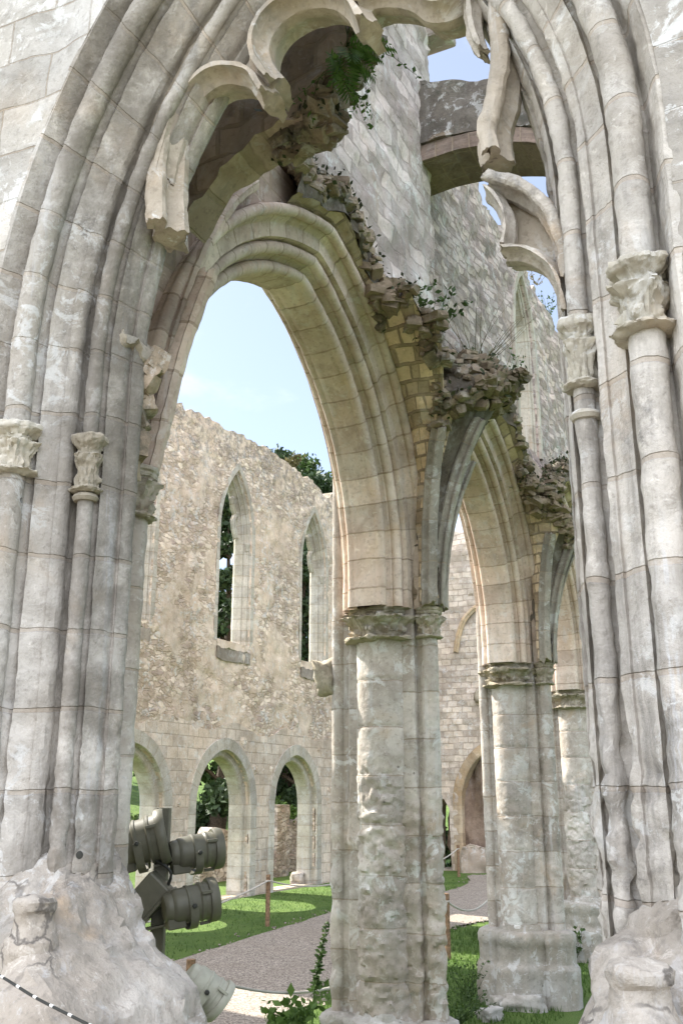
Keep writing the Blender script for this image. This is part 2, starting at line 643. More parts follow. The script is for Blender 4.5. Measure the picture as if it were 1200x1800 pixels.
def stone(name, c1, c2, grey=(.33, .32, .30), joint=None, jw=.008, row=.3, brick=.45, jcol=None, lichen=.5, streak=.4, ochre=.25, dark=.3, moss=0., bump=.6, rubble=None, plaster=0., seed=0., pits=.5, squash=.4, bigdark=None, vary=(.86, 1.11), warp=.035, wscale=5, jmix=.62):
    b = NB(name)
    obj = b.co.outputs['Object']
    o = b.mapv(obj, loc=(seed, seed * 1.3, -seed * .7))
    n_big = b.noise(o, .9, 6, .62, .6)
    n_mid = b.noise(o, 4.5, 7, .65, .4)
    n_fine = b.noise(o, 26, 6, .68)
    n_grain = b.noise(o, 110, 3, .6)
    n_tone = b.noise(o, .38, 4, .6, .4)
    col = b.mix(b.ramp(n_big, .34, .66), c1, c2)
    col = b.mix(b.math('MULTIPLY', b.ramp(n_mid, .42, .72), .6), col, tuple(x * .62 for x in c1))
    col = b.mix(b.math('MULTIPLY', b.ramp(n_fine, .50, .70), .5), col, tuple(x * .5 for x in c1))
    col = b.mix(b.math('MULTIPLY', b.ramp(b.noise(o, 13, 8, .75, .8), .54, .66), .45), col, tuple(min(.8, x * 1.32) for x in c2))
    hgt = b.math('ADD', b.math('MULTIPLY', n_fine, .35), b.math('MULTIPLY', n_mid, .9))
    if rubble:
        # irregular rubble: squeezed cells with mortar, partly under old plaster
        wv = b.n('ShaderNodeVectorMath', operation='ADD')
        nz = b.n('ShaderNodeTexNoise')
        nz.inputs['Scale'].default_value = rubble * .8
        nz.inputs['Detail'].default_value = 8
        nz.inputs['Roughness'].default_value = .68
        b.l(o, nz.inputs['Vector'])
        sc_ = b.n('ShaderNodeVectorMath', operation='SCALE')
        sc_.inputs['Scale'].default_value = 1.25 / rubble
        b.l(nz.outputs['Color'], sc_.inputs[0])
        b.l(o, wv.inputs[0])
        b.l(sc_.outputs[0], wv.inputs[1])
        rv = b.mapv(wv.outputs[0], scale=(.62, .62, 1.45))
        v1 = b.vor(rv, rubble)
        ve = b.vor(rv, rubble, 'DISTANCE_TO_EDGE')
        hs = b.n('ShaderNodeSeparateColor')
        b.l(v1.outputs['Color'], hs.inputs[0])
        cellv = hs.outputs[0]
        stonec = b.mix(b.ramp(cellv, 0, 1), tuple(x * .78 for x in c1), tuple(min(1, x * 1.18) for x in c2))
        stonec = b.mix(b.math('MULTIPLY', b.ramp(hs.outputs[1], .62, .95), .6), stonec, (.36, .27, .235))
        edge = b.math('MAXIMUM', b.ramp(ve.outputs['Distance'], .0, .17), b.ramp(b.noise(o, rubble * .55, 4, .65), .47, .62, 0., .85))
        mort = jcol or tuple(x * .7 for x in c1)
        rub = b.mix(edge, mort, stonec)
        if plaster:
            pm = b.ramp(b.noise(o, .75, 7, .68, .5), plaster - .10, plaster + .02)
            col = b.mix(pm, rub, col)
            hgt = b.math('ADD', hgt, b.math('MULTIPLY', b.mix(pm, edge, (1, 1, 1)), 1.3))
        else:
            col = b.mix(.9, col, rub)
            hgt = b.math('ADD', hgt, b.math('MULTIPLY', edge, 1.6))
    if joint:
        src = b.co.outputs['UV']
        nz2 = b.n('ShaderNodeTexNoise')
        nz2.inputs['Scale'].default_value = wscale
        nz2.inputs['Detail'].default_value = 3
        b.l(o, nz2.inputs['Vector'])
        sb = b.n('ShaderNodeVectorMath', operation='SUBTRACT')
        b.l(nz2.outputs['Color'], sb.inputs[0])
        sb.inputs[1].default_value = (.5, .5, .5)
        s2 = b.n('ShaderNodeVectorMath', operation='SCALE')
        s2.inputs['Scale'].default_value = warp
        b.l(sb.outputs[0], s2.inputs[0])
        ad = b.n('ShaderNodeVectorMath', operation='ADD')
        b.l(src, ad.inputs[0])
        b.l(s2.outputs[0], ad.inputs[1])
        br = b.n('ShaderNodeTexBrick')
        br.offset = .5 if joint == 'ashlar' else 0
        br.inputs['Scale'].default_value = 1
        br.inputs['Mortar Size'].default_value = jw
        br.inputs['Mortar Smooth'].default_value = .35
        br.inputs['Bias'].default_value = 0
        br.inputs['Brick Width'].default_value = brick if joint == 'ashlar' else 300
        br.inputs['Row Height'].default_value = row
        br.inputs['Color1'].default_value = (.0, .0, .0, 1)
        br.inputs['Color2'].default_value = (1, 1, 1, 1)
        br.inputs['Mortar'].default_value = (.5, .5, .5, 1)
        b.l(ad.outputs[0], br.inputs['Vector'])
        var = b.ramp(br.outputs['Color'], 0, 1, *vary)
        mul = b.n('ShaderNodeVectorMath', operation='SCALE')
        b.l(col, mul.inputs[0])
        b.l(var, mul.inputs['Scale'])
        jf = b.math('MULTIPLY', br.outputs['Fac'], b.ramp(n_mid, .35, .55, .55, 1.))
        col = b.mix(b.math('MULTIPLY', jf, jmix), mul.outputs[0], jcol or (.30, .235, .165))
        hgt = b.math('SUBTRACT', hgt, b.math('MULTIPLY', jf, 1.1 if jmix > .5 else .35))
    if ochre:
        oc = b.ramp(b.noise(o, 1.9, 6, .6, .8), .56, .74)
        col = b.mix(b.math('MULTIPLY', oc, ochre), col, (.50, .345, .20))
    if streak:
        st = b.noise(b.mapv(o, scale=(7, 7, .6)), 1.0, 8, .68, .3)
        st = b.math('MULTIPLY', b.ramp(st, .46, .70), b.ramp(b.noise(o, .55, 4), .35, .6))
        col = b.mix(b.math('MULTIPLY', st, streak), col, grey)
        s3 = b.math('MULTIPLY', b.ramp(b.noise(b.mapv(o, scale=(9, 9, .5), loc=(3, 7, 1)), 1.0, 7, .7, .3), .56, .66), b.ramp(b.noise(o, .7, 3), .45, .6))
        col = b.mix(b.math('MULTIPLY', s3, streak * .8), col, (.56, .57, .58))
    if dark:
        dk = b.math('MULTIPLY', b.ramp(b.noise(o, 1.5, 9, .74, .5), .55, .72), b.ramp(b.noise(o, 17, 4, .7), .38, .6))
        col = b.mix(b.math('MULTIPLY', dk, dark), col, (.085, .08, .075))
    if lichen:
        lw = b.math('MULTIPLY', b.ramp(b.noise(o, 6, 9, .72, .6), .53, .59), b.ramp(b.noise(o, 1.1, 4), .40, .58))
        col = b.mix(b.math('MULTIPLY', lw, lichen), col, (.66, .66, .64))
    if pits:
        pv = b.vor(o, 7)
        pr = b.noise(o, 2.3, 3)
        pf = b.math('MULTIPLY', b.ramp(pv.outputs['Distance'], .10, .05), b.ramp(pr, .55, .62))
        col = b.mix(b.math('MULTIPLY', pf, pits), col, (.06, .055, .05))
        hgt = b.math('SUBTRACT', hgt, b.math('MULTIPLY', pf, .8))
    if moss:
        ge = b.n('ShaderNodeNewGeometry')
        sx = b.n('ShaderNodeSeparateXYZ')
        b.l(ge.outputs['Normal'], sx.inputs[0])
        up = b.ramp(sx.outputs['Z'], .15, .7)
        mm = b.math('MULTIPLY', up, b.ramp(b.noise(o, 3.5, 6, .7), .42, .58))
        mcol = b.mix(b.noise(o, 14, 4), (.035, .05, .015), (.12, .11, .04))
        col = b.mix(b.math('MULTIPLY', mm, moss), col, mcol)
    if bigdark:
        # a run-off or soot stain of its own shape: (axis, z0, z1, strength)
        col = bigdark(b, col, o)
    tn = b.n('ShaderNodeVectorMath', operation='SCALE')
    b.l(col, tn.inputs[0])
    b.l(b.ramp(n_tone, .3, .7, .80, 1.12), tn.inputs['Scale'])
    col = tn.outputs[0]
    b.l(col, b.b.inputs['Base Color'])
    nrm = b.bump(hgt, bump, .02)
    nrm = b.bump(n_grain, bump * .35, .006, nrm)
    b.l(nrm, b.b.inputs['Normal'])
    return b.m


def plain(name, c, rough=.5, metal=0., var=.12, scale=30, bump=.1):
    b = NB(name)
    o = b.co.outputs['Object']
    n = b.noise(o, scale, 5, .6)
    col = b.mix(b.ramp(n, .35, .65), tuple(x * (1 - var) for x in c), tuple(min(1, x * (1 + var)) for x in c))
    b.l(col, b.b.inputs['Base Color'])
    b.b.inputs['Roughness'].default_value = rough
    b.b.inputs['Metallic'].default_value = metal
    if bump: b.l(b.bump(n, bump, .004), b.b.inputs['Normal'])
    return b.m


def leafmat(name, c1, c2, trans=.25):
    b = NB(name)
    o = b.co.outputs['Object']
    ri = b.n('ShaderNodeNewGeometry')
    col = b.mix(ri.outputs['Random Per Island'], c1, c2)
    col = b.mix(b.ramp(b.noise(o, .8, 4), .35, .65), b.mix(.45, col, (.02, .03, .01)), col)
    b.l(col, b.b.inputs['Base Color'])
    b.b.inputs['Roughness'].default_value = .6
    tr = b.n('ShaderNodeBsdfTranslucent')
    b.l(col, tr.inputs['Color'])
    ms = b.n('ShaderNodeMixShader')
    ms.inputs[0].default_value = trans
    b.l(b.b.outputs[0], ms.inputs[1])
    b.l(tr.outputs[0], ms.inputs[2])
    b.l(ms.outputs[0], b.out.inputs['Surface'])
    return b.m


# stains that belong to particular walls
def far_wall_wear(b, col, o):
    sx = b.n('ShaderNodeSeparateXYZ')
    b.l(b.co.outputs['Object'], sx.inputs[0])
    z = b.math('ADD', sx.outputs['Z'], b.math('MULTIPLY', b.noise(o, 1.3, 5), 1.6))
    top = b.ramp(z, 9.6, 12.8)
    fleck = b.ramp(b.noise(o, 6, 7, .72), .42, .62)
    col = b.mix(b.math('MULTIPLY', top, b.math('MULTIPLY', fleck, .75)), col, (.20, .165, .14))
    return col


def moss_edge(b, col, o):
    n = b.math('MULTIPLY', b.ramp(b.noise(o, 2.2, 8, .72), .5, .62), .7)
    return b.mix(n, col, (.06, .06, .045))


def cracked(b, col, o):
    w_ = b.n('ShaderNodeVectorMath', operation='ADD')
    nz = b.n('ShaderNodeTexNoise')
    nz.inputs['Scale'].default_value = 5
    nz.inputs['Detail'].default_value = 8
    b.l(o, nz.inputs['Vector'])
    k = b.n('ShaderNodeVectorMath', operation='SCALE')
    k.inputs['Scale'].default_value = .35
    b.l(nz.outputs['Color'], k.inputs[0])
    b.l(o, w_.inputs[0])
    b.l(k.outputs[0], w_.inputs[1])
    e = b.vor(w_.outputs[0], 2.6, 'DISTANCE_TO_EDGE')
    f = b.math('MULTIPLY', b.ramp(e.outputs['Distance'], .030, .004), b.ramp(b.noise(o, 2.1, 4), .47, .6))
    col = b.mix(b.math('MULTIPLY', f, .8), col, (.09, .08, .07))
    g = b.math('MULTIPLY', b.ramp(b.noise(o, 2.6, 7, .7, .5), .52, .66), .55)
    return b.mix(g, col, (.23, .215, .19))



def jamb_soot(b, col, o):
    # old brown run-off down the inner edge of the left jamb
    sx = b.n('ShaderNodeSeparateXYZ')
    b.l(b.co.outputs['Object'], sx.inputs[0])
    x = sx.outputs['X']
    x = b.math('ADD', x, b.math('MULTIPLY', b.math('SUBTRACT', b.noise(b.mapv(o, scale=(3, 3, .7)), 1.3, 6, .7), .5), .45))
    f = b.math('MULTIPLY', b.ramp(x, -3.02, -2.78), b.ramp(x, -2.3, -2.5))
    f = b.math('MULTIPLY', f, b.ramp(b.noise(o, 3.2, 8, .72), .34, .56, .25, 1.))
    return b.mix(b.math('MULTIPLY', f, .72), col, (.135, .118, .095))


M = {}
M['front'] = stone('front_stone', (.41, .37, .315), (.57, .535, .485), grey=(.17, .16, .145), joint='uv', row=.33, jw=.012, lichen=.6, streak=.85, ochre=.3, dark=.75, seed=3.1, bump=.9, jcol=(.37, .29, .21), warp=.05, jmix=.45, bigdark=jamb_soot)
M['front_wall'] = stone('front_wall_stone', (.42, .385, .335), (.55, .525, .49), joint='ashlar', row=.27, brick=.5, jw=.006, lichen=.75, streak=.3, ochre=.15, dark=.25, seed=5.7, bump=.8)
M['tracery'] = stone('tracery_stone', (.345, .285, .21), (.46, .40, .325), grey=(.18, .18, .17), lichen=.8, streak=.5, ochre=.35, dark=.45, seed=8.2, bump=.5)
M['broken'] = stone('broken_stone', (.34, .295, .24), (.48, .44, .385), grey=(.2, .185, .16), lichen=.4, streak=.5, ochre=.55, dark=.85, seed=1.7, bump=1.2, pits=.6, bigdark=cracked)
M['arch'] = stone('arcade_arch_stone', (.54, .405, .315), (.63, .535, .45), grey=(.22, .21, .185), joint='uv', row=.30, jw=.010, jcol=(.20, .14, .085), lichen=.25, streak=.35, ochre=.35, dark=.3, seed=11., bump=.4)
M['drum'] = stone('pillar_stone', (.375, .32, .265), (.54, .495, .445), grey=(.24, .235, .22), joint='uv', row=.42, jw=.007, lichen=.6, streak=.45, ochre=.35, dark=.35, seed=14., bump=.7)
M['plinth'] = stone('plinth_stone', (.34, .30, .24), (.43, .41, .37), lichen=.55, streak=.45, ochre=.25, dark=.65, seed=17., bump=.7)
M['carved'] = stone('carved_stone', (.27, .23, .165), (.36, .32, .25), lichen=.25, streak=.3, ochre=.3, dark=.75, seed=21., bump=.7)
M['pale_cap'] = stone('pale_carved_stone', (.42, .385, .31), (.50, .47, .41), lichen=.6, streak=.3, ochre=.3, dark=.35, seed=23., bump=.6)
M['rubble'] = stone('rubble_stone', (.37, .31, .25), (.46, .41, .355), rubble=5.5, lichen=.35, streak=.25, ochre=.3, dark=.45, seed=27., bump=.9)
M['web'] = stone('vault_web_stone', (.47, .35, .225), (.56, .445, .32), joint='ashlar', row=.125, brick=.21, jw=.014, jcol=(.13, .10, .07), vary=(.6, 1.3), lichen=.2, streak=.2, ochre=.35, dark=.4, moss=.95, seed=31., bump=.9)
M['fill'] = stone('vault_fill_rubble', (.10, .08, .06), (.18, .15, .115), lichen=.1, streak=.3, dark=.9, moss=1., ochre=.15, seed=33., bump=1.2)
M['torn'] = stone('torn_vault_rubble', (.19, .145, .10), (.36, .285, .205), lichen=.3, streak=.2, dark=.85, moss=1., ochre=.25, seed=34., bump=1.2, bigdark=moss_edge)
M['rib'] = stone('vault_rib_stone', (.27, .235, .19), (.38, .345, .29), joint='uv', row=.4, lichen=.35, streak=.5, dark=.6, seed=35., bump=.5)
M['clere'] = stone('clerestory_stone', (.45, .37, .335), (.55, .49, .46), joint='ashlar', row=.19, brick=.38, jw=.011, warp=.07, wscale=3.4, vary=(.72, 1.2), jcol=(.34, .28, .25), lichen=.6, streak=.4, ochre=.2, dark=.45, seed=39., bump=1.0, pits=.7)
M['clere_rubble'] = stone('clerestory_rubble', (.46, .36, .315), (.57, .485, .45), joint='ashlar', row=.105, brick=.25, jw=.012, vary=(.58, 1.25), warp=.085, wscale=4, jcol=(.32, .25, .215), lichen=.5, streak=.45, ochre=.25, dark=.8, seed=43., bump=1.2)
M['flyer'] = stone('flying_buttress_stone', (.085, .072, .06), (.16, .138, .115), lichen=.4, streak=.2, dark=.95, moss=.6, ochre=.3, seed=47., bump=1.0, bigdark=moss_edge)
M['brickpink'] = stone('pink_vault_stone', (.36, .265, .21), (.45, .355, .29), joint='ashlar', row=.19, brick=.33, jw=.014, vary=(.72, 1.2), lichen=.2, streak=.2, dark=.4, seed=49., bump=.6)
M['far'] = stone('nave_wall_plaster_and_rubble', (.62, .475, .355), (.69, .57, .455), rubble=7.0, plaster=.56, jcol=(.48, .37, .27), lichen=.6, streak=.3, ochre=.28, dark=.28, moss=.8, seed=53., bump=.8, bigdark=far_wall_wear)
M['far_ashlar'] = stone('nave_wall_ashlar', (.53, .42, .325), (.63, .535, .445), joint='ashlar', row=.27, brick=.42, jw=.016, jcol=(.36, .285, .215), lichen=.4, streak=.2, ochre=.25, dark=.2, seed=55., bump=.6)
M['far_trim'] = stone('nave_wall_dressed_stone', (.44, .39, .31), (.54, .49, .42), joint='uv', row=.3, jw=.012, lichen=.3, streak=.35, ochre=.2, dark=.25, seed=57., bump=.4)
M['far_sill'] = stone('mossy_sill_stone', (.24, .20, .16), (.34, .29, .24), lichen=.3, dark=.7, moss=1., streak=.4, seed=59., bump=.8)
M['end'] = stone('end_wall_stone', (.52, .43, .345), (.61, .525, .435), joint='ashlar', row=.21, brick=.36, jw=.016, vary=(.74, 1.16), warp=.07, wscale=3., jcol=(.36, .28, .22), lichen=.4, streak=.3, ochre=.3, dark=.3, moss=.6, seed=61., bump=.9)
M['ochre'] = stone('ochre_arch_stone', (.44, .31, .18), (.50, .40, .28), joint='uv', row=.3, ochre=.3, lichen=.1, dark=.2, seed=65.)
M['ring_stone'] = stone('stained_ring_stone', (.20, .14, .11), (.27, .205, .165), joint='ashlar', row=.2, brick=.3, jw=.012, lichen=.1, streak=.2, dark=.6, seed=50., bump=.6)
M['earth'] = stone('red_rubble_core', (.15, .10, .07), (.26, .19, .14), lichen=.1, dark=.8, moss=.8, ochre=.2, seed=67., bump=1.2)
M['wallgrey'] = stone('pale_boundary_stone', (.38, .37, .34), (.48, .47, .44), rubble=2.6, lichen=.5, dark=.3, seed=71.)
M['khaki'] = plain('olive_painted_metal', (.10, .095, .068), .42, 0, .08, 18, .06)
M['pale_khaki'] = plain('pale_painted_metal', (.36, .35, .28), .45, 0, .08, 14, .05)  # paler olive paint for the lowest floodlight
M['dark_metal'] = plain('dark_steel', (.035, .035, .03), .45, .3)
M['glass'] = plain('lamp_glass', (.05, .055, .06), .08, 0, .05, 5, 0)
M['wood'] = plain('weathered_post_wood', (.20, .125, .075), .85, 0, .35, 22, .6)
M['rope'] = plain('grey_rope', (.42, .39, .34), .9, 0, .25, 160, .8)
M['leaf_dark'] = leafmat('conifer_leaves', (.016, .032, .014), (.05, .085, .03), .15)
M['leaf_mid'] = leafmat('tree_leaves', (.035, .07, .018), (.085, .14, .035))
M['leaf_fresh'] = leafmat('fresh_leaves', (.06, .12, .024), (.12, .20, .042), .4)
M['moss'] = leafmat('dark_moss', (.02, .026, .008), (.055, .065, .02), .1)
M['leaf_dry'] = leafmat('dry_leaves', (.10, .09, .04), (.18, .15, .07))
M['bark'] = plain('bark', (.06, .045, .032), .95, 0, .4, 20, .8)
M['white'] = plain('white_paint', (.75, .74, .70), .6, 0, .1, 40, .1)


def ground_mat(name, kind):
    b = NB(name)
    o = b.co.outputs['Object']
    if kind == 'grass':
        n = b.noise(o, 1.1, 8, .68)
        f = b.noise(o, 55, 4, .7)
        col = b.mix(b.ramp(n, .35, .65), (.085, .15, .028), (.14, .215, .045))
        col = b.mix(b.ramp(f, .4, .7), col, (.055, .10, .02))
        col = b.mix(b.math('MULTIPLY', b.ramp(b.noise(o, 3.3, 6, .7), .56, .72), .5), col, (.17, .16, .06))
        b.l(b.bump(f, 1.0, .05), b.b.inputs['Normal'])
    else:
        v = b.vor(o, 52)
        hs = b.n('ShaderNodeSeparateColor')
        b.l(v.outputs['Color'], hs.inputs[0])
        n = b.noise(o, 1.2, 6, .65)
        col = b.mix(b.ramp(hs.outputs[0], 0, 1), (.12, .10, .08), (.38, .33, .275))
        col = b.mix(b.math('MULTIPLY', b.ramp(n, .4, .7), .45), col, (.20, .165, .13))
        b.l(b.bump(b.math('SUBTRACT', 1.0, v.outputs['Distance']), .6, .012), b.b.inputs['Normal'])
    b.l(col, b.b.inputs['Base Color'])
    b.b.inputs['Roughness'].default_value = .95
    return b.m


M['grass'] = ground_mat('mown_grass', 'grass')
M['bounce_earth'] = plain('bounce_brown', (.155, .135, .105), .95, 0, .35, 3, .5)  # ground colour chosen for the light it bounces onto the window wall
M['gravel'] = ground_mat('fine_gravel', 'gravel')

# ------------------------------------------------------------------ the planes everything stands on
XC = -1.70                                   # middle of the west window


def WW(s, z, d): return (s, 3.0 + d, z)           # west wall, d into the church
def AW(s, z, d): return (-3.2 - d, s, z)          # arcade, aisle face
def CW(s, z, d): return (-3.42 - d, s, z)         # clerestory above it
def NW(s, z, d): return (-13.45 - d, s, z)        # far nave wall
def EW(s, z, d): return (s, 33.0 + d, z)          # end wall


PIERS = [3.93, 8.35, 12.6, 16.3, 20.05]


def ragged(a, b, zf, step=.16, amp=.12, seed=0.):
    out = []
    n = max(2, int(abs(b - a) / step))
    for i in range(n + 1):
        s = a + (b - a) * i / n
        out.append((s, zf(s) + amp * fbm((s, seed, 0), 1.1, 4, seed) + amp * .5 * fbm((s, 3, 0), 4.5, 3, seed)))
    return out


# ------------------------------------------------------------------ west window wall (foreground)
ww = empty('window_wall', (XC, 3.0, 0), 'pale weathered wall with a great moulded window arch and broken tracery, closest to the viewer', 'ruined wall')
AW_, HL, ZL = 1.36, 2.59, 4.30
RT_ = (2.30, 4.60)
hole = arch_line(-.14, XC, AW_, HL, ZL, 1.3, 10, 26, RT_)


def front_bulge(s, z):
    return .0


slab('masonry', [(-7.5, .0), (3.4, .0), (3.4, 8.2), (1.5, 8.6), (-2, 8.9), (-5, 8.4), (-7.5, 7.9)], [hole],
     lambda s, z, d: (s, 2.90 + d, z), .74, .075, M['front_wall'], ww, amp=.030, freq=2.6, seed=2.2, edge_keep=.25)

prof = [(-.17, -.085), (-.15, -.098), (-.125, -.10), (-.108, -.07), (-.092, -.02), (-.078, .03), (-.066, .048)]
prof += roll(0, 0, .058, 140, 405, 14)
prof += [(.050, .062), (.058, .098), (.068, .098), (.078, .062), (.15, .125), (.156, .116), (.186, .142), (.192, .166), (.180, .20), (.188, .225), (.204, .225)]
prof += roll(.25, .205, .036, 150, 400, 10)
prof += [(.284, .246), (.288, .275), (.297, .275), (.304, .236), (.331, .308), (.328, .352), (.336, .355), (.347, .345), (.362, .395), (.357, .425), (.325, .455), (.25, .53), (.12, .62), (-.17, .67)]
prof = dense(prof, .02)


def jamb_amp(p):
    z = p[2]
    a = .006
    if z < 2.9: a += .006 * min(1, (2.9 - z) / .5)
    if p[0] > XC and z < 2.75: a += .009 * min(1, (2.75 - z) / .4)
    if p[0] > XC: a += .003
    return a


arch_sweep('jamb_moulding', prof, XC, AW_, HL, ZL, 1.1, WW, M['front'], ww, nj=110, na=120, right=RT_, freq=9, seed=4.4, ampf=jamb_amp, octv=5)


def leafy(k, amp, seed=0.):
    def tier(t, q, ph, q0, q1):
        if q < q0 or q > q1: return 0
        f = (q - q0) / (q1 - q0)
        b = f ** 1.6 * (1 if f < .86 else (1 - f) / .14)
        lob = max(0, math.cos(k * t / 1.0 + ph)) ** .6
        rib = .82 + .18 * math.cos(5 * k * t + ph)
        return b * lob * rib

    def f(t, q):
        n = fbm((math.cos(t) * 1.5, math.sin(t) * 1.5, q * 3), 2.6, 4, seed)
        return amp * (tier(t, q, 0 + seed, .16, .56) * (.75 + .6 * n) + 1.15 * tier(t, q, math.pi + seed, .34, .92) * (.8 + .7 * n) + .25 * n)
    return f


def capital(parent, x, y, z0, z1, r, mat, k=6, seed=0., name='capital', over=1.55, facets=None, n=72, slim=False):
    h = z1 - z0
    P = [(r * .9, 0), (r * 1.2, .005 * h), (r * 1.42, .04 * h), (r * 1.36, .085 * h), (r * 1.1, .10 * h), (r * 1.03, .13 * h), (r * 1.03, .24 * h), (r * 1.08, .36 * h), (r * 1.18, .48 * h), (r * 1.32, .58 * h),
         (r * 1.42, .66 * h), (r * 1.36, .72 * h), (r * 1.2, .75 * h), (r * over * .96, .79 * h), (r * over, .83 * h), (r * over * .97, .87 * h), (r * over * 1.04, .90 * h), (r * over * 1.04, .985 * h), (r * over * .8, h)]
    if slim:
        P = [(r * .9, 0), (r * 1.3, .0), (r * 1.62, .03 * h), (r * 1.66, .06 * h), (r * 1.3, .09 * h), (r * 1.0, .12 * h), (r * .96, .2 * h), (r * .98, .34 * h), (r * 1.1, .46 * h), (r * 1.34, .56 * h),
             (r * 1.42, .62 * h), (r * 1.1, .66 * h), (r * 1.08, .72 * h), (r * 1.35, .79 * h), (r * over * .98, .83 * h), (r * over * 1.05, .88 * h), (r * over * 1.0, .95 * h), (r * over * .75, h)]
    PP = []
    for a, b in zip(P[:-1], P[1:]):
        PP += [(a[0] + (b[0] - a[0]) * q / 3, a[1] + (b[1] - a[1]) * q / 3) for q in range(3)]
    PP.append(P[-1])
    lf = leafy(k, r * (.36 if r > .2 else .62), seed)
    return lathe(name, PP, (x, y, z0), mat, parent, n=n, leaf=lambda t, q: lf(t, q / .72) if q < .72 else r * (.34 if slim else .05) * fbm((math.cos(t), math.sin(t), q), 2, 4, seed), amp=r * .13, freq=1.6 / r, seed=seed)


for sx_, nm in ((-1, 0), (1, 1)):
    xb = XC + sx_ * 1.36
    capital(ww, xb, 3.0, 3.84 if nm else 3.76, 4.11 if nm else 4.0, .066, M['pale_cap'], 5, 1.3 + nm, over=1.6, slim=True)
    xs_ = XC + sx_ * 1.11
    capital(ww, xs_, 3.205, 3.78 if nm else 3.70, 4.06 if nm else 3.98, .044, M['pale_cap'] if nm else M['carved'], 4, 4.1 + nm, over=1.65, slim=True)
    lathe('shaft_ring', [(.03, 0), (.05, .004), (.058, .018), (.05, .032), (.03, .036)], (xs_, 3.205, 3.66 if nm else 3.66), M['pale_cap'] if nm else M['carved'], ww, n=20, amp=.004)


# broken masonry where the jambs and the sill have fallen
def mound(side, xs_tab, b_tab, y_back, name, seed, xend):
    zs = np.arange(.0, 2.5, .022)
    rows = []
    for z in zs:
        xs = np.interp(z, xs_tab[0], xs_tab[1])
        b = np.interp(z, b_tab[0], b_tab[1])
        rad = .16
        yf = 2.92 - b
        pts = [(xend, yf), (xs - side * rad, yf)]
        for k in range(1, 7):
            t = math.pi / 2 * k / 6
            pts.append((xs - side * rad + side * rad * math.sin(t), yf + rad - rad * math.cos(t)))
        pts.append((xs, y_back - .1))
        for k in range(1, 5):
            t = math.pi / 2 * k / 4
            pts.append((xs - side * .1 + side * .1 * math.cos(t), y_back - .1 + .1 * math.sin(t)))
        pts.append((xend, y_back))
        rows.append([(x, y, z) for x, y in resample(pts, .028)])
    n = min(len(r) for r in rows)
    out = []
    for r in rows:
        r = np.array(r)
        q = np.linspace(0, len(r) - 1, n)
        i0 = np.floor(q).astype(int)
        i1 = np.minimum(i0 + 1, len(r) - 1)
        out.append(r[i0] + (r[i1] - r[i0]) * (q - i0)[:, None])
    P = np.array(out)
    N = grid_normals(P)
    sgn = 1.0
    Q = P.copy()
    for i in range(P.shape[0]):
        for j in range(P.shape[1]):
            p = P[i, j]
            v = MN.voronoi(Vector((p[0] * 4.2 + seed, p[1] * 4.2, p[2] * 5)))[0]
            blk = (v[1] - v[0])
            d = .06 * fbm(p, 2.3, 5, seed) + .030 * chip(p, 3.0, seed) + .016 * chip(p, 7.5, seed + 5) + .018 * fbm(p, 10, 5, seed + 3)
            nn = N[i, j]
            out_dir = np.array([side * .75, -.65 if p[1] < 3.3 else .3, 0])
            if nn @ out_dir < 0: nn = -nn
            Q[i, j] = p + nn * d
    return grid_obj(name, Q, M['broken'], ww, sharp=33)


mound(1, ([0, .5, 1.0, 1.55, 1.68, 1.73, 1.80, 1.90, 2.02, 2.12, 2.25, 2.5], [-1.7, -1.75, -2.02, -2.28, -2.33, -2.38, -2.52, -2.60, -2.66, -2.72, -2.82, -3.1]),
      ([0, .8, 1.3, 1.6, 1.75, 1.88, 1.98, 2.08, 2.2, 2.5], [.75, .6, .40, .26, .15, .04, -.05, -.14, -.3, -.6]), 3.56, 'broken_footing', 3.3, -5.2)
mound(-1, ([0, 1.0, 1.6, 1.80, 1.96, 2.03, 2.09, 2.14, 2.25, 2.5], [-.95, -.80, -.71, -.68, -.635, -.57, -.52, -.48, -.38, -.2]),
      ([0, 1.0, 1.5, 1.75, 1.88, 1.98, 2.08, 2.2, 2.5], [.55, .38, .20, .10, .02, -.06, -.14, -.28, -.5]), 3.5, 'broken_footing', 7.9, 1.4)
for x, y, z, r, m_ in ((-2.66, 2.94, 1.90, .080, 'broken'), (-.49, 2.78, 1.84, .085, 'broken')):
    lathe('shaft_base', [tuple(q) for q in resample([(r * 1.2, -.2), (r * 1.2, .0), (r * 1.05, .02), (r * .86, .06), (r * .84, .09), (r * .98, .105), (r * 1.0, .13), (r * .85, .145), (r * .4, .15)], .012)], (x, y, z), M[m_], ww, n=24, facets=8 if x > -1 else None, amp=.016, freq=11, seed=x)

# dark disc standing in for the shade of a round hole in the jamb
p = at_y(141, 1503, 2.96)
lathe('dark_hole_disc', [(.001, 0), (.013, .0), (.015, .004), (.013, .008), (.001, .009)], p, M['dark_metal'], ww, n=14, axis=(.3, -1, 0), amp=.003)

# tracery, traced from the survey onto its own plane
TY = 3.33


def tline(px, n=26, Y=TY):
    return smooth_line([np.array(at_y(x, y, Y)) for x, y in px], n)


def troll(k=0):
    return [(-.12, -.5), (-.13, -.40), (-.20, -.28), (-.34, -.18), (-.5, -.12), (-.5, .10), (-.36, .20), (-.24, .32), (-.2, .5), (.2, .5), (.24, .32), (.36, .20), (.5, .10), (.5, -.12), (.34, -.18), (.20, -.28), (.13, -.40), (.12, -.5)]


